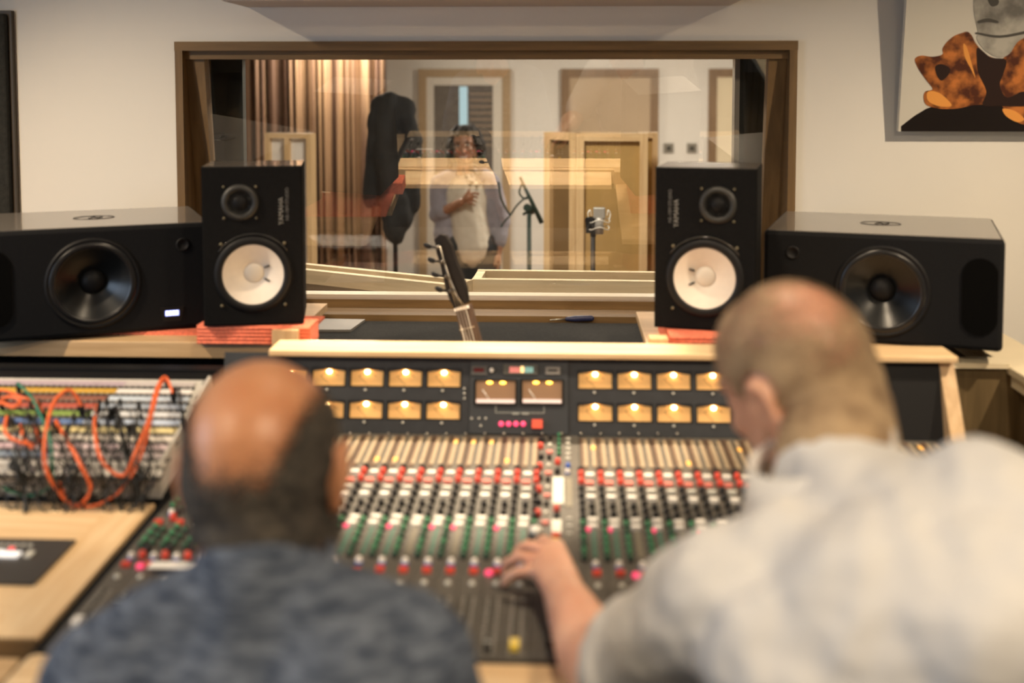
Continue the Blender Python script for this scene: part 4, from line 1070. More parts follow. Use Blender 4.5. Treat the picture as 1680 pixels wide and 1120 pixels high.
# curtain: a long rippled drape
def curtain():
    x0, x1 = wx(372, 8.6), wx(632, 8.6); n = 260; ztop = 2.35
    b = MB(); prev = None; rc = random.Random(3)
    ph = 0; y_ = []
    for i in range(n + 1):
        ph += .42 + .24 * math.sin(i * .13) + rc.uniform(-.05, .05)
        y_.append(8.62 + .055 * math.sin(ph) + .02 * math.sin(ph * 2.3))
    grid = [[b.bm.verts.new((x0 + (x1 - x0) * i / n + (.006 * math.sin(i * .7 + z)), y_[i] + .012 * z * math.sin(i * .21), z)) for i in range(n + 1)] for z in (LF + .02, .6, 1.4, ztop)]
    for r0, r1 in zip(grid, grid[1:]):
        for i in range(n): b._f([r0[i], r0[i + 1], r1[i + 1], r1[i]], True)
    o = b.build('curtain', mat('brown_curtain', (.16, .082, .048), .75, vary=.25, col2=(.36, .22, .115), scale=11, stretch=(1, 1, .03), vstops=(.42, .62)))
    md = o.modifiers.new('thickness', 'SOLIDIFY'); md.thickness = .006
    tag(o, 'long brown and gold striped curtain at the left of the live room', 'curtain')
    tag(MB().cyl((x0 - .1, 8.62, ztop - .02), (x1 + .1, 8.62, ztop - .02), .015).build('curtain_rail', M_screw), 'curtain rail above the brown curtain in the live room', 'curtain rail')
curtain()
# coat on a stand
def coat():
    d = 6.6; k = d / FPX
    cx = wx(648, d); top = wz(156, d)
    T = empty('coat_stand', (cx, d, LF), 0, 'thin black upright stand beneath the dark coat in the live room', 'stand')
    MB().cyl((0, 0, .03), (0, 0, top - LF - .03), .014).build('pole', M_black, T)
    for a in (90, 210, 330): MB().cyl((0, 0, .12), (.22 * math.cos(R(a)), .22 * math.sin(R(a)), .01), .01).build('leg', M_black, T)
    b = MB()
    zz = lambda py: wz(py, d)
    b.cap((cx - .075, d, top - .07), .055, (cx + .045, d, top - .05), .05)
    b.cap((cx - .03, d, top - .08), .11, (cx - .045, d, zz(260)), .135, flat=(1, .6))
    b.cap((cx - .04, d, zz(250)), .135, (cx - .005, d, zz(372)), .115, flat=(1, .6)); b.cap((cx - .05, d, zz(210)), .12, (cx + .045, d, zz(350)), .11, flat=(1, .6)); b.cap((cx - .07, d, zz(175)), .075, (cx + .06, d, zz(178)), .07)
    b.cap((cx + .06, d - .02, top - .12), .05, (cx + .115, d - .02, zz(230)), .055)
    b.ell((cx + .05, d - .01, zz(255)), (.10, .05, .22))
    b.cap((cx + .115, d - .02, zz(230)), .05, (cx + .10, d, zz(340)), .045)
    b.cap((cx - .10, d - .03, top - .12), .05, (cx - .145, d, zz(330)), .05)
    o = remeshed(b, 'dark_coat', mat('dark_navy_wool', (.012, .014, .016), .85, vary=.4, scale=9), None, .012, 4, .03, .12)
    tag(o, 'dark coat hung on an upright stand in front of the curtain', 'coat')
coat()
# white netted cap / cloth edge right of the coat
# boom microphone stand
def boom():
    d = 6.4
    P = lambda px, py, dd=0: at(px, py, d + dd)
    base = P(869, 440); base.z = LF
    T = empty('microphone_stand', base, 0, 'dark green boom microphone stand standing right of the woman', 'microphone stand')
    M = mat('dark_green_metal', (.02, .045, .035), .45)
    q = lambda px, py, dd=0: P(px, py, dd) - base
    MB().cyl((0, 0, .03), q(868, 345), .013).build('upright', M, T)
    for a in (80, 200, 320): MB().cyl((0, 0, .25), (.3 * math.cos(R(a)), .3 * math.sin(R(a)), .01), .01).build('leg', M, T)
    MB().cyl(q(853, 290), q(889, 366), .009, .014).build('boom_arm', M, T)
    MB().cyl(q(864, 340, -.03), q(873, 346, .03), .022).cyl(q(858, 352), q(868, 346), .008).build('clutch', M, T)
    MB().tube([q(857, 300), q(852, 316), q(861, 326), q(869, 322), q(860, 326), q(848, 337), q(838, 352), q(828, 363), q(822, 372)], .006, 6).build('cable', M, T)
    MB().tube([q(818, 298), q(822, 325), q(832, 345), q(837, 352)], .007, 6).build('cable', M, T)
    # condenser microphone in a shock mount on its own stand
    d2 = 5.5
    P2 = lambda px, py, dd=0: at(px, py, d2 + dd)
    b0 = P2(973, 440); b0.z = LF
    T = empty('microphone_stand', b0, 0, 'straight dark stand carrying the silver condenser microphone', 'microphone stand')
    q2 = lambda px, py, dd=0: P2(px, py, dd) - b0
    MB().cyl((0, 0, .03), q2(973, 385), .012).build('upright', M_black, T)
    for a in (80, 200, 320): MB().cyl((0, 0, .25), (.28 * math.cos(R(a)), .28 * math.sin(R(a)), .01), .01).build('leg', M_black, T)
    MB().cyl(q2(965, 362, -.02), q2(976, 362, .02), .020).cyl(q2(973, 388), q2(972, 360), .014).cyl(q2(965, 360), q2(966, 382), .014).build('swivel', M_black, T)
    c0 = P2(983, 355)
    T = empty('condenser_microphone', c0, 0, 'silver square condenser microphone in a wire shock mount before the gold screen', 'microphone')
    M_sil = mat('silver_mic', (.46, .45, .42), .35, .5)
    MB().box(-.029, .029, -.014, .014, -.01, .045, bev=.006).build('capsule_head', M_sil, T)
    MB().lathe([(.022, -.085), (.022, -.01), (.018, -.005)], 16).build('microphone_body', M_sil, T)
    w_ = MB(); M_w = mat('pale_wire', (.75, .73, .66), .4)
    for zz, rr_ in ((-.02, .052), (-.055, .048)): w_.tube([(rr_ * math.cos(R(a)), rr_ * math.sin(R(a)), zz + .008 * math.sin(R(3 * a))) for a in range(0, 360, 20)], .0024, 5, closed=True, sub=2)
    for a in (20, 160, 200, 340): w_.tube([(.05 * math.cos(R(a)), .05 * math.sin(R(a)), -.02), (.058 * math.cos(R(a)), .05 * math.sin(R(a)), .012), (.046 * math.cos(R(a)), .05 * math.sin(R(a)), .03), (.04 * math.cos(R(a)), .045 * math.sin(R(a)), .004)], .0022, 5)
    w_.build('shock_mount', M_w, T)
boom()
# wall plates
for px, lab in ((1097, 'left one of two grey metal socket plates on the live room back wall'), (1135, 'right one of two grey metal socket plates on the live room back wall')):
    p_ = at(px, 243, DY)
    t = empty('wall_plate', (p_.x, DY, p_.z), 0, lab, 'wall socket')
    MB().box(-.043, .043, -.012, 0, -.043, .043, bev=.004).build('plate', mat('brushed_plate', (.26, .24, .20), .5, .4), t)
    MB().lathe([(.016, 0), (.016, .008), (.010, .010), (0, .010)], 14, FRONT(0, 0, -.012)).build('socket', M_black, t)
# pedal-shaped low speaker / amp behind the coat
# ================================================================== PEOPLE
def skin(name, a, b_, sc=12):
    return mat(name, a, .42, vary=.001, col2=b_, scale=sc, sss=.12, bump=.08, bscale=90)
M_skinL = skin('ruddy_tan_skin', (.58, .235, .11), (.70, .34, .18))
M_skinR = skin('fair_ruddy_skin', (.66, .33, .22), (.76, .45, .32))
M_skinW = skin('brown_skin', (.30, .135, .07), (.42, .21, .12), 30)
def head_shapes(b, M, s=1.0, ears=True, neck=None):
    """head in local axes: +Y is the way the face looks, centre of the skull at the origin"""
    def E(c, r, rot=(0, 0, 0), seg=20): b.ell([v * s for v in c], [v * s for v in r], rot, seg, M0=M)
    def C(a, ra, c, rc): b.cap(M @ (Vector(a) * s), ra * s, M @ (Vector(c) * s), rc * s)
    E((0, -.018, .022), (.0775, .098, .088))
    E((0, -.045, -.010), (.070, .066, .075))
    E((0, .022, .030), (.070, .070, .070))
    E((0, .038, -.035), (.062, .056, .075))
    E((0, .052, -.080), (.046, .042, .036))
    E((0, .078, -.104), (.022, .020, .016))
    E((0, .070, .018), (.060, .026, .016))
    for x in (-1, 1):
        E((x * .036, .070, -.030), (.022, .020, .018))
        E((x * .060, .012, -.065), (.016, .034, .040))
        C((x * .030, .083, -.004), .010, (x * .034, .081, -.006), .010)
    C((0, .092, .004), .008, (0, .112, -.036), .012)
    C((-.012, .100, -.040), .008, (.012, .100, -.040), .008)
    C((-.018, .092, -.066), .007, (.018, .092, -.066), .007)
    C((-.015, .091, -.076), .008, (.015, .091, -.076), .008)
    if ears:
        for x in (-1, 1):
            E((x * .080, -.006, -.012), (.009, .019, .032), (R(-12), 0, R(-x * 22)))
            pts = [(x * .088, -.024, .010), (x * .090, -.012, .022), (x * .086, .004, .018)]
            C(pts[0], .006, pts[1], .006); C(pts[1], .006, pts[2], .005); C((x * .088, -.026, -.016), .006, pts[0], .006); C((x * .082, -.012, -.042), .007, (x * .087, -.026, -.016), .006)
def hair_from(body, M, wfun, m, name, thick=.004, s=1.0, bumpy=0.0):
    """short hair: a thin layer over the part of the skin where wfun(local point) > 0"""
    Mi = M.inverted(); src = body.data; bm = bmesh.new(); bm.from_mesh(src)
    bm.normal_update(); wl = bm.verts.layers.float.new('hair_cover'); kill = []
    for v in bm.verts:
        l = (Mi @ v.co) / s; w = wfun(l); v[wl] = max(0, min(1, w))
        if w <= 0: kill.append(v)
    bmesh.ops.delete(bm, geom=kill, context='VERTS')
    for v in bm.verts:
        n = noise.noise(v.co * 60) * bumpy
        v.co += v.normal * (thick * (.15 + .85 * min(1, v[wl] * 1.5)) + n * v[wl])
    me = bpy.data.meshes.new(name); bm.to_mesh(me); bm.free(); me.materials.append(m)
    for p in me.polygons: p.use_smooth = True
    o = bpy.data.objects.new(name, me); link(o, body); return o
def hair_mat(name, a, b_, sc=70):
    m = mat(name, a, .75, vary=.001, col2=b_, scale=sc, bump=.5, bscale=260)
    nt = m.node_tree; bs = nt.nodes['Principled BSDF']
    at_ = nt.nodes.new('ShaderNodeAttribute'); at_.attribute_name = 'hair_cover'
    tc = nt.nodes.new('ShaderNodeTexCoord'); n = nt.nodes.new('ShaderNodeTexNoise'); n.inputs['Scale'].default_value = 420; n.inputs['Detail'].default_value = 2
    nt.links.new(tc.outputs['Object'], n.inputs['Vector'])
    mr = nt.nodes.new('ShaderNodeMapRange'); mr.inputs['From Min'].default_value = .30; mr.inputs['From Max'].default_value = .70
    nt.links.new(n.outputs['Fac'], mr.inputs['Value'])
    sub = nt.nodes.new('ShaderNodeMath'); sub.operation = 'SUBTRACT'; nt.links.new(at_.outputs['Fac'], sub.inputs[0]); nt.links.new(mr.outputs['Result'], sub.inputs[1])
    mul = nt.nodes.new('ShaderNodeMath'); mul.operation = 'MULTIPLY_ADD'; mul.inputs[1].default_value = 4; mul.inputs[2].default_value = .5; mul.use_clamp = True
    nt.links.new(sub.outputs[0], mul.inputs[0]); nt.links.new(mul.outputs[0], bs.inputs['Alpha'])
    return m
def sstep(a, b_, x): t = max(0, min(1, (x - a) / (b_ - a))); return t * t * (3 - 2 * t)
def chair(loc, rz, lab):
    T = empty('office_chair', loc, rz, lab, 'chair')
    MB().box(-.24, .24, -.23, .23, .31, .385, bev=.02).build('seat', M_felt, T)
    MB().cyl((0, 0, .08), (0, 0, .31), .03).build('gas_column', M_black, T)
    for k in range(5):
        a = R(72 * k + 18); MB().cyl((0, 0, .09), (.28 * math.cos(a), .28 * math.sin(a), .055), .02, .014).build('leg', M_black, T)
        MB().cyl((.28 * math.cos(a) - .012, .28 * math.sin(a), .028), (.28 * math.cos(a) + .012, .28 * math.sin(a), .028), .028).build('caster', M_black, T)
def hand(b, wrist, knuck, dirs, tips_r=.0078, lens=None):
    pass
def finger(b, pts, r0=.0092, r1=.0072):
    n = len(pts) - 1
    for i in range(n):
        ra = r0 + (r1 - r0) * i / n; rb = r0 + (r1 - r0) * (i + 1) / n
        b.cap(pts[i], ra, pts[i + 1], rb, 10)

# ---------------- left man: bald crown, dark grey hair, heather knit top
def left_man():
    hc = Vector((-.332, 1.245, 1.222))
    MH_ = Matrix.Translation(hc) @ Euler((R(-20), R(-2), R(-3))).to_matrix().to_4x4()
    b = MB(); head_shapes(b, MH_, 1.06)
    nk = Vector((-.316, 1.165, 1.140))
    b.cap(MH_ @ Vector((0, -.035, -.045)), .060, nk + Vector((-.005, .01, .03)), .062); b.cap(nk + Vector((-.005, .01, .03)), .062, nk + Vector((0, -.01, -.06)), .078)
    # trunk, arms and legs (seated)
    sh = [Vector((-.475, 1.13, 1.030)), Vector((-.155, 1.13, 1.055))]
    ch = Vector((-.31, 1.13, .90)); hip = Vector((-.31, 1.02, .56))
    b.ell(ch, (.17, .115, .19)); b.cap(ch, .13, hip, .145, flat=(1.15, .85)); b.cap(sh[0], .055, sh[1], .055)
    for s_, i in ((-1, 0), (1, 1)):
        el = sh[i] + Vector((s_ * .07, .06, -.27)); wr = Vector((hip.x + s_ * .12, hip.y + .30, .64))
        b.cap(sh[i], .052, el, .042); b.cap(el, .040, wr, .027)
        b.cap(wr, .028, wr + Vector((-s_ * .01, .07, -.01)), .034, flat=(1, .6))
        for k in range(4):
            f0 = wr + Vector((-.024 + .016 * k, .085, -.008)); finger(b, [f0, f0 + Vector((0, .035, -.006)), f0 + Vector((0, .058, -.020)), f0 + Vector((0, .068, -.036))])
        f0 = wr + Vector((-s_ * .03, .03, 0)); finger(b, [f0, f0 + Vector((-s_ * .025, .03, -.005)), f0 + Vector((-s_ * .03, .055, -.012))], .011, .009)
        kn = Vector((hip.x + s_ * .15, hip.y + .46, .56)); ft = Vector((kn.x, kn.y + .03, .07))
        b.cap(hip + Vector((s_ * .08, 0, -.02)), .085, kn, .058); b.cap(kn, .056, ft, .04); b.cap(ft + Vector((0, -.03, -.025)), .04, ft + Vector((0, .15, -.035)), .033)
    body = remeshed(b, 'person', M_skinL, None, .0055, 7)
    tag(body, 'person with bald crown and dark grey hair in blue grey heathered top', 'person')
    def w(l):
        # sides and back, thinning to the bald crown
        back = sstep(.060, -.016, -.342 * l.y + .94 * l.z - .058 * sstep(.03, .068, abs(l.x)))
        side = sstep(.045, .020, l.z) * sstep(.040, .064, abs(l.x))
        f = max(back * sstep(.05, .0, l.y), side * sstep(.035, .015, l.y))
        f *= sstep(-.094, -.066, l.z)
        ear = (abs(l.x) > .080 and -.06 < l.z < .03 and l.y > -.035)
        if l.y > .035 and l.z < -.012: return 0
        return 0 if ear else f * 1.05
    hair_from(body, MH_, w, hair_mat('dark_grey_hair', (.022, .018, .015), (.085, .072, .056)), 'hair', .005, 1.06)
    # knit top
    c = MB(); col = nk + Vector((0, 0, -.02))
    c.cap(col + Vector((0, -.008, .012)), .070, ch + Vector((0, 0, .1)), .12)
    for q_ in sh: c.cap(col + Vector((0, -.01, -.005)), .060, q_.lerp(col, .3) + Vector((0, -.01, .012)), .060)
    c.cap(sh[0] + Vector((.10, 0, .036)), .062, sh[0], .070); c.cap(sh[1] + Vector((-.09, 0, .038)), .064, sh[1], .072)
    c.ell(ch + Vector((0, -.01, .02)), (.205, .145, .19)); c.cap(ch, .155, hip + Vector((0, 0, .02)), .165, flat=(1.2, .88))
    c.ell((-.41, 1.10, .99), (.13, .10, .10)); c.ell((-.21, 1.10, 1.02), (.12, .10, .10))
    for s_, i in ((-1, 0), (1, 1)):
        el = sh[i] + Vector((s_ * .075, .06, -.27)); wr = Vector((hip.x + s_ * .12, hip.y + .30, .64))
        c.cap(sh[i], .068, el, .055); c.cap(el, .053, el.lerp(wr, .85), .040)
    knit = mat('heather_knit', (.018, .030, .060), .9, vary=.001, col2=(.17, .205, .27), scale=75, stretch=(.45, .45, 1.7), bump=.6, bscale=170, vstops=(.30, .70))
    o = remeshed(c, 'knit_top', knit, body, .010, 5, .012, .09)
    # collar ribbing
    MB().tube([col + Vector((.069 * math.cos(R(a)), .012 + .062 * math.sin(R(a)), .022 + .012 * math.sin(R(a)))) for a in range(0, 360, 20)], .008, 8, closed=True, sub=3).build('collar', knit, body)
    p = MB()
    for s_ in (-1, 1):
        kn = Vector((hip.x + s_ * .15, hip.y + .46, .56)); ft = Vector((kn.x, kn.y + .03, .11))
        p.cap(hip + Vector((s_ * .08, 0, -.02)), .100, kn, .070); p.cap(kn, .070, ft, .055)
    p.cap(hip + Vector((-.05, 0, .02)), .12, hip + Vector((.05, 0, .02)), .12)
    remeshed(p, 'trousers', mat('dark_denim', (.02, .025, .04), .85, vary=.2), body, .012, 4)
    for s_ in (-1, 1):
        kn = Vector((hip.x + s_ * .15, hip.y + .49, 0)); MB().box(kn.x - .05, kn.x + .05, kn.y - .09, kn.y + .20, .001, .09, bev=.03).build('shoe', M_black, body)
    chair((-.31, 1.0, 0), 0, 'black office chair under the man in the heathered top')
left_man()

# ---------------- right man: thinning sandy hair, off-white shirt, left hand on the console
def right_man():
    hc = Vector((.288, 1.40, 1.288))
    MH_ = Matrix.Translation(hc) @ (Matrix.Rotation(R(40), 4, 'Z') @ Matrix.Rotation(R(-20), 4, 'X') @ Matrix.Rotation(R(-12), 4, 'Y') @ Matrix.Diagonal((1, 1, 1.12, 1)))
    b = MB(); head_shapes(b, MH_, .97)
    nk = Vector((.315, 1.285, 1.190))
    b.cap(MH_ @ Vector((0, -.045, -.040)), .062, nk + Vector((0, 0, .03)), .068); b.cap(nk + Vector((0, 0, .03)), .066, nk + Vector((.02, -.05, -.07)), .08)
    b.cap(MH_ @ Vector((0, .0, -.07)), .055, nk + Vector((-.01, .03, 0)), .060)
    sh = [Vector((.175, 1.195, 1.105)), Vector((.550, 1.08, 1.175))]
    ch = Vector((.375, 1.13, .95)); hip = Vector((.42, .98, .56))
    b.ell(ch, (.19, .125, .2), (0, 0, R(-12))); b.cap(ch, .14, hip, .15, flat=(1.15, .85)); b.cap(sh[0], .056, sh[1], .056)
    # reaching left arm
    el = Vector((.062, 1.325, .928)); wr = Vector((.006, 1.555, .938))
    b.cap(sh[0], .056, el, .044); b.cap(el, .043, el.lerp(wr, .30), .0465); b.cap(el.lerp(wr, .30), .0465, wr, .0285, flat=(1.1, .95))
    # left hand: knuckle row from little finger (near) to index (far), fingers curling left and down onto the knob
    kn = [Vector((-.030, 1.628, .938)), Vector((-.026, 1.652, .945)), Vector((-.018, 1.675, .949)), Vector((-.006, 1.695, .949))]
    for i, k_ in enumerate(kn):
        b.cap(wr + Vector((-.012 + .008 * i, 0, .002)), .019, k_, .0135)
    b.cap(wr + Vector((0, .01, 0)), .024, kn[1].lerp(kn[2], .5) + Vector((.008, -.02, -.006)), .020)
    ends = [[(-.030, .004, -.002), (-.048, .010, -.014), (-.054, .014, -.026)],
            [(-.036, .012, .000), (-.056, .022, -.016), (-.060, .028, -.033)],
            [(-.034, .022, .000), (-.050, .036, -.018), (-.052, .042, -.036)],
            [(-.022, .032, -.004), (-.034, .050, -.020), (-.038, .054, -.038)]]
    for k_, e in zip(kn, ends):
        finger(b, [k_] + [k_ + Vector(v) for v in e], .0105, .0078)
    t0 = wr + Vector((.010, .035, -.006)); finger(b, [t0, t0 + Vector((.006, .045, -.014)), t0 + Vector((-.012, .082, -.024)), t0 + Vector((-.034, .100, -.030))], .014, .0095)
    # other arm resting
    el2 = sh[1] + Vector((.07, .07, -.26)); wr2 = Vector((.50, 1.34, .72))
    b.cap(sh[1], .055, el2, .044); b.cap(el2, .042, wr2, .028); b.cap(wr2, .028, wr2 + Vector((-.02, .07, -.01)), .034, flat=(1, .6))
    for k in range(4):
        f0 = wr2 + Vector((-.045 + .016 * k, .085, -.008)); finger(b, [f0, f0 + Vector((0, .035, -.006)), f0 + Vector((0, .058, -.020)), f0 + Vector((0, .068, -.036))])
    f0 = wr2 + Vector((-.03, .03, 0)); finger(b, [f0, f0 + Vector((-.025, .03, -.005)), f0 + Vector((-.03, .055, -.012))], .011, .009)
    for s_ in (-1, 1):
        k3 = Vector((hip.x + s_ * .15 - .02, hip.y + .44, .56)); ft = Vector((k3.x, k3.y + .03, .07))
        b.cap(hip + Vector((s_ * .08, 0, -.02)), .09, k3, .06); b.cap(k3, .058, ft, .042); b.cap(ft + Vector((0, -.03, -.025)), .04, ft + Vector((0, .15, -.035)), .033)
    body = remeshed(b, 'person', M_skinR, None, .0055, 5)
    tag(body, 'person with short thinning sandy hair in an off-white shirt, reaching to the console at right', 'person')
    def w(l):
        back = sstep(.052, -.03, l.z + .42 * l.y + .15 * (.05 - min(abs(l.x), .05)) - .03)
        top = .66 * sstep(.095, .070, abs(l.x)) * sstep(.10, .06, l.y) * sstep(.0, .04, l.z)
        side = sstep(.080, .045, l.z) * sstep(.030, .058, abs(l.x)) * sstep(.052, .025, l.y)
        crown = math.exp(-((l.x + .012) ** 2 + (l.y + .082) ** 2) / .0013) if l.z > .01 else 0
        f = max(back * sstep(.06, .01, l.y), side, top) * (1 - .75 * crown)
        f *= sstep(-.120, -.098, l.z)
        if abs(l.x) > .076 and -.062 < l.z < .030 and l.y > -.036: return 0
        if l.y > .012 and l.z < .004: return 0
        return f * .92
    hair_from(body, MH_, w, hair_mat('sandy_grey_hair', (.30, .20, .115), (.52, .37, .22), 24), 'hair', .005, .97)
    # glasses are not worn; shirt
    c = MB()
    c.cap(nk + Vector((.012, -.028, -.045)), .088, ch + Vector((0, 0, .12)), .14)
    c.cap(sh[0] + Vector((.09, -.02, .050)), .070, sh[0], .078); c.cap(sh[1] + Vector((-.13, .035, .045)), .080, sh[1] + Vector((0, 0, .02)), .082)
    c.ell(ch + Vector((.01, -.015, .02)), (.235, .16, .22), (0, 0, R(-14))); c.cap(ch, .17, hip + Vector((0, 0, .02)), .175, flat=(1.2, .88))
    c.ell((.30, 1.13, 1.07), (.16, .115, .12)); c.ell((.44, 1.08, 1.14), (.16, .12, .125))
    c.cap(nk + Vector((.02, -.03, -.02)), .082, (.43, 1.09, 1.18), .09); c.ell((.36, 1.12, 1.10), (.17, .125, .15)); c.cap((.38, 1.10, 1.17), .10, (.52, 1.08, 1.175), .10)
    c.cap((.312, 1.265, 1.20), .074, (.36, 1.16, 1.15), .12)
    c.cap(sh[0], .076, sh[0].lerp(el, .5), .073); c.cap(sh[0].lerp(el, .5), .073, sh[0].lerp(el, .80), .068)
    c.cap(sh[1], .076, sh[1].lerp(el2, .8), .066)
    shirt = mat('off_white_cotton', (.77, .77, .77), .8, vary=.03, scale=5, bump=.35, bscale=9)
    remeshed(c, 'shirt', shirt, body, .009, 4, .030, .085)
    # raised collar band round the neck
    cl = MB(); ring = []
    n = 28
    for zo, ro in ((-.048, .080), (-.005, .074), (.030, .076), (.034, .080), (-.005, .084), (-.05, .092)):
        row_ = []
        for k in range(n):
            a = R(60) + R(330) * k / (n - 1)
            row_.append(cl.bm.verts.new(nk + Vector((-.022 + ro * math.cos(a + R(30)), -.010 + ro * math.sin(a + R(30)), .018 + zo + .30 * ro * math.cos(a + R(30))))))
        ring.append(row_)
    for r0, r1 in zip(ring, ring[1:] + ring[:1]):
        for k in range(n - 1): cl._f([r0[k], r0[k + 1], r1[k + 1], r1[k]], True)
    cl.build('collar', shirt, body)
    p = MB()
    for s_ in (-1, 1):
        k3 = Vector((hip.x + s_ * .15 - .02, hip.y + .44, .56)); ft = Vector((k3.x, k3.y + .03, .11))
        p.cap(hip + Vector((s_ * .08, 0, -.02)), .105, k3, .072); p.cap(k3, .072, ft, .056)
    p.cap(hip + Vector((-.05, 0, .02)), .12, hip + Vector((.05, 0, .02)), .12)
    remeshed(p, 'trousers', mat('grey_trousers', (.05, .05, .05), .85, vary=.2), body, .012, 4)
    for s_ in (-1, 1):
        k3 = Vector((hip.x + s_ * .15 - .02, hip.y + .47, 0)); MB().box(k3.x - .05, k3.x + .05, k3.y - .09, k3.y + .20, .001, .09, bev=.03).build('shoe', M_black, body)
    chair((.42, .96, 0), 0, 'black office chair under the man in the off-white shirt')
right_man()

# ---------------- woman in the live room
def woman():
    d = 7.2
    g = lambda px, py, dd=0.0: at(px, py, d + dd)
    hc = g(763, 236); s = .98
    MH_ = Matrix.Translation(hc) @ Euler((R(-4), R(4), R(180 - 4))).to_matrix().to_4x4()
    b = MB(); head_shapes(b, MH_, s, ears=False)
    nk = g(762, 278); shL, shR = g(722, 300), g(806, 298); ch = g(766, 330); hip = g(774, 402)
    b.cap(MH_ @ Vector((0, -.02, -.06)), .048, nk, .052); b.cap(nk, .05, g(763, 295), .07)
    b.ell(ch, (.14, .095, .17)); b.cap(ch, .115, hip, .125, flat=(1.1, .8)); b.cap(shL, .045, shR, .045)
    elR = g(718, 352, -.02); wrR = g(757, 331, -.22)
    b.cap(shL, .045, elR, .036); b.cap(elR, .036, wrR, .024)
    b.cap(wrR, .024, wrR + Vector((.045, -.01, .028)), .030, flat=(1, .65))
    for k in range(4):
        f0 = wrR + Vector((.052 - .003 * k, -.016, .052 - .019 * k)); finger(b, [f0, f0 + Vector((.030 - .003 * k, -.004, .006 - .003 * k)), f0 + Vector((.052 - .005 * k, .006, .002 - .004 * k)), f0 + Vector((.056 - .005 * k, .020, -.006 - .004 * k))], .0082, .0066)
    f0 = wrR + Vector((.02, -.02, .03)); finger(b, [f0, f0 + Vector((.02, -.01, .03)), f0 + Vector((.035, -.005, .05))], .010, .008)
    elL = g(824, 360, .0); wrL = g(818, 412, -.05)
    b.cap(shR, .045, elL, .036); b.cap(elL, .035, wrL, .024); b.cap(wrL, .026, wrL + Vector((0, -.01, -.07)), .030, flat=(.6, 1))
    for k in range(4):
        f0 = wrL + Vector((-.005, -.035 + .016 * k, -.085)); finger(b, [f0, f0 + Vector((0, -.004, -.035)), f0 + Vector((-.01, -.006, -.06))], .0088, .0072)
    f0 = wrL + Vector((-.01, -.035, -.03)); finger(b, [f0, f0 + Vector((-.01, -.02, -.03)), f0 + Vector((-.012, -.024, -.055))], .010, .008)
    for s_ in (-1, 1):
        k3 = Vector((hip.x + s_ * .10, hip.y - .03, LF + .46)); ft = Vector((k3.x + s_ * .02, hip.y + .03, LF + .07))
        b.cap(hip + Vector((s_ * .08, 0, -.02)), .09, k3, .06); b.cap(k3, .058, ft, .038); b.cap(ft + Vector((0, .03, -.03)), .036, ft + Vector((0, -.14, -.038)), .030)
    body = remeshed(b, 'person', M_skinW, None, .006, 3)
    tag(body, 'person with shoulder length curly dark hair, smiling, one forearm raised, behind the studio window', 'person')
    # face features
    f = lambda x, y, z: MH_ @ (Vector((x, y, z)) * s)
    for x in (-1, 1):
        e = MB().ell(f(x * .031, .084, .0), (.0125, .0085, .0085), seg=14).build('eye', mat('eye_white', (.8, .78, .74), .2), body)
        MB().ell(f(x * .030, .0925, .0), (.0058, .0035, .0058), seg=10).build('iris', mat('dark_iris', (.02, .012, .008), .15), e)
        MB().tube([f(x * .016, .099, .020), f(x * .030, .1005, .026), f(x * .046, .093, .020)], .0030, 6).build('eyebrow', mat('dark_brow', (.012, .008, .006), .8), body)
        MB().tube([f(x * .019, .0925, .004), f(x * .031, .096, .0095), f(x * .044, .089, .004)], .0022, 6).build('eyelid', MATS['dark_brow'], body)
    MB().tube([f(-.026, .0945, -.066), f(-.013, .1015, -.0735), f(0, .1035, -.0755), f(.013, .1015, -.0735), f(.026, .0945, -.066)], .0042, 8).build('teeth', mat('teeth', (.85, .82, .76), .3), body)
    MB().tube([f(-.030, .0925, -.062), f(-.013, .1015, -.0665), f(0, .1035, -.067), f(.013, .1015, -.0665), f(.030, .0925, -.062)], .0040, 8).tube([f(-.026, .0925, -.069), f(-.012, .1005, -.082), f(0, .1025, -.085), f(.012, .1005, -.082), f(.026, .0925, -.069)], .0046, 8).build('lips', mat('lips', (.36, .10, .08), .4), body)
    # curly hair: many curls round the head
    c = MB(); rh = random.Random(11)
    hc_m = hair_curl = mat('dark_curls', (.012, .009, .007), .6, vary=.5, scale=60, bump=.8, bscale=120)
    c.ell((0, 0, 0), (.090, .095, .070), M0=MH_ @ Matrix.Translation((0, -.035, .050)))
    for k in range(260):
        a = rh.uniform(0, 2 * math.pi); z = rh.uniform(-.135, .105)
        rad = .098 * math.sqrt(max(.05, 1 - (max(z, 0) / .118) ** 2)) + (.014 if z < 0 else 0)
        x, y = math.cos(a) * rad, math.sin(a) * rad - .02
        if y > .020 and z < .052 and abs(x) < .064: continue
        if y > .045 and z < .060: continue
        if y > -.05 and z < -.05 and abs(x) < .055: continue
        c.ell((x, y, z), (rh.uniform(.014, .024),) * 3, M0=MH_, seg=9)
    remeshed(c, 'curly_hair', hc_m, body, .006, 1)
    # white tee with dark print
    t = MB(); t.cap(g(763, 296), .075, ch, .13, flat=(1, .8)); t.ell(ch + Vector((0, -.012, .0)), (.150, .112, .19)); t.cap(ch, .135, g(777, 402), .152, flat=(1.1, .88))
    remeshed(t, 'white_tee', mat('white_tee', (.62, .57, .48), .85, bump=.3, bscale=25), body, .010, 4, .012, .06)
    pr = MB(); rp = random.Random(5)
    cpr = [(775, 272), (770, 280), (776, 286), (768, 292), (774, 297), (782, 288), (786, 296), (778, 302), (770, 306), (764, 298)]
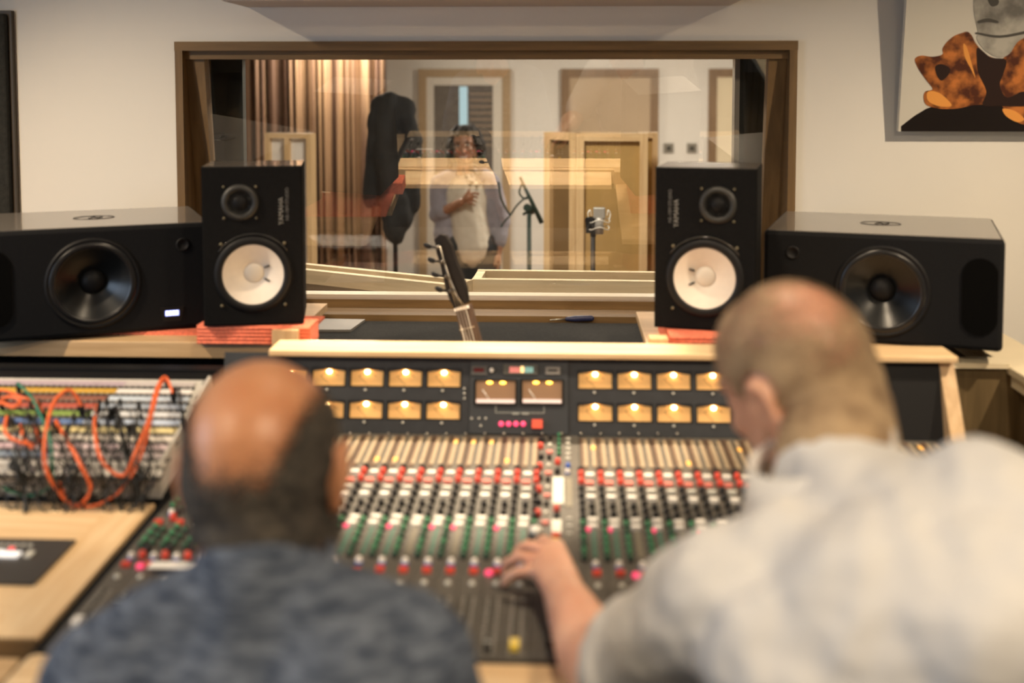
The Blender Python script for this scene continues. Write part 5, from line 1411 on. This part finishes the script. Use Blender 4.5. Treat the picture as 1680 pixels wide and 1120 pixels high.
    for i in range(34):
        px = 776 + rp.gauss(0, 6.5) + (i % 5 - 2); py = 286 + rp.uniform(-14, 18)
        yy = -.100 - .025 * max(0, (py - 272) / 30)
        a = rp.uniform(0, 6.28); l = rp.uniform(1.5, 4.5)
        pr.tube([g(px, py, yy), g(px + l * math.cos(a), py + l * math.sin(a), yy - .002), g(px + l * 1.6 * math.cos(a + .7), py + l * 1.6 * math.sin(a + .7), yy)], .0042, 5, sub=3)
    pr.build('dark_print', mat('shirt_print', (.06, .045, .035), .8), body)
    # open pale lavender shirt
    j = MB()
    j.cap(shL + Vector((.06, 0, .03)), .058, shL, .060); j.cap(shR + Vector((-.06, 0, .03)), .058, shR, .060)
    j.cap(shL, .062, elR + Vector((0, 0, .0)), .056); j.cap(elR, .056, elR.lerp(wrR, .30), .046)
    j.cap(shR, .060, elL, .054); j.cap(elL, .052, elL.lerp(wrL, .7), .046)
    j.cap(shL + Vector((.055, .01, -.05)), .075, g(733, 385, .0), .085, flat=(1, 1)); j.cap(shR + Vector((-.035, .01, -.05)), .070, g(806, 376, .02), .080)
    j.ell(ch + Vector((0, .06, 0)), (.17, .07, .22))
    remeshed(j, 'open_shirt', mat('lavender_shirt', (.29, .28, .33), .85, vary=.15, scale=14, bump=.3, bscale=20), body, .010, 4, .016, .07)
    p = MB()
    for s_ in (-1, 1):
        k3 = Vector((hip.x + s_ * .10, hip.y - .03, LF + .46)); ft = Vector((k3.x + s_ * .02, hip.y + .03, LF + .11))
        p.cap(hip + Vector((s_ * .08, -.005, -.01)), .112, k3, .078); p.cap(k3, .070, ft, .052)
    p.cap(hip + Vector((-.05, -.005, -.01)), .125, hip + Vector((.05, -.005, -.01)), .125, flat=(1, 1))
    remeshed(p, 'jeans', mat('dark_jeans', (.012, .016, .020), .85), body, .012, 4)
    for s_ in (-1, 1):
        x = hip.x + s_ * .12; MB().box(x - .045, x + .045, hip.y - .14, hip.y + .08, LF + .001, LF + .085, bev=.03).build('shoe', M_black, body)
woman()
# the woman's microphone cable etc. stay out; nothing else
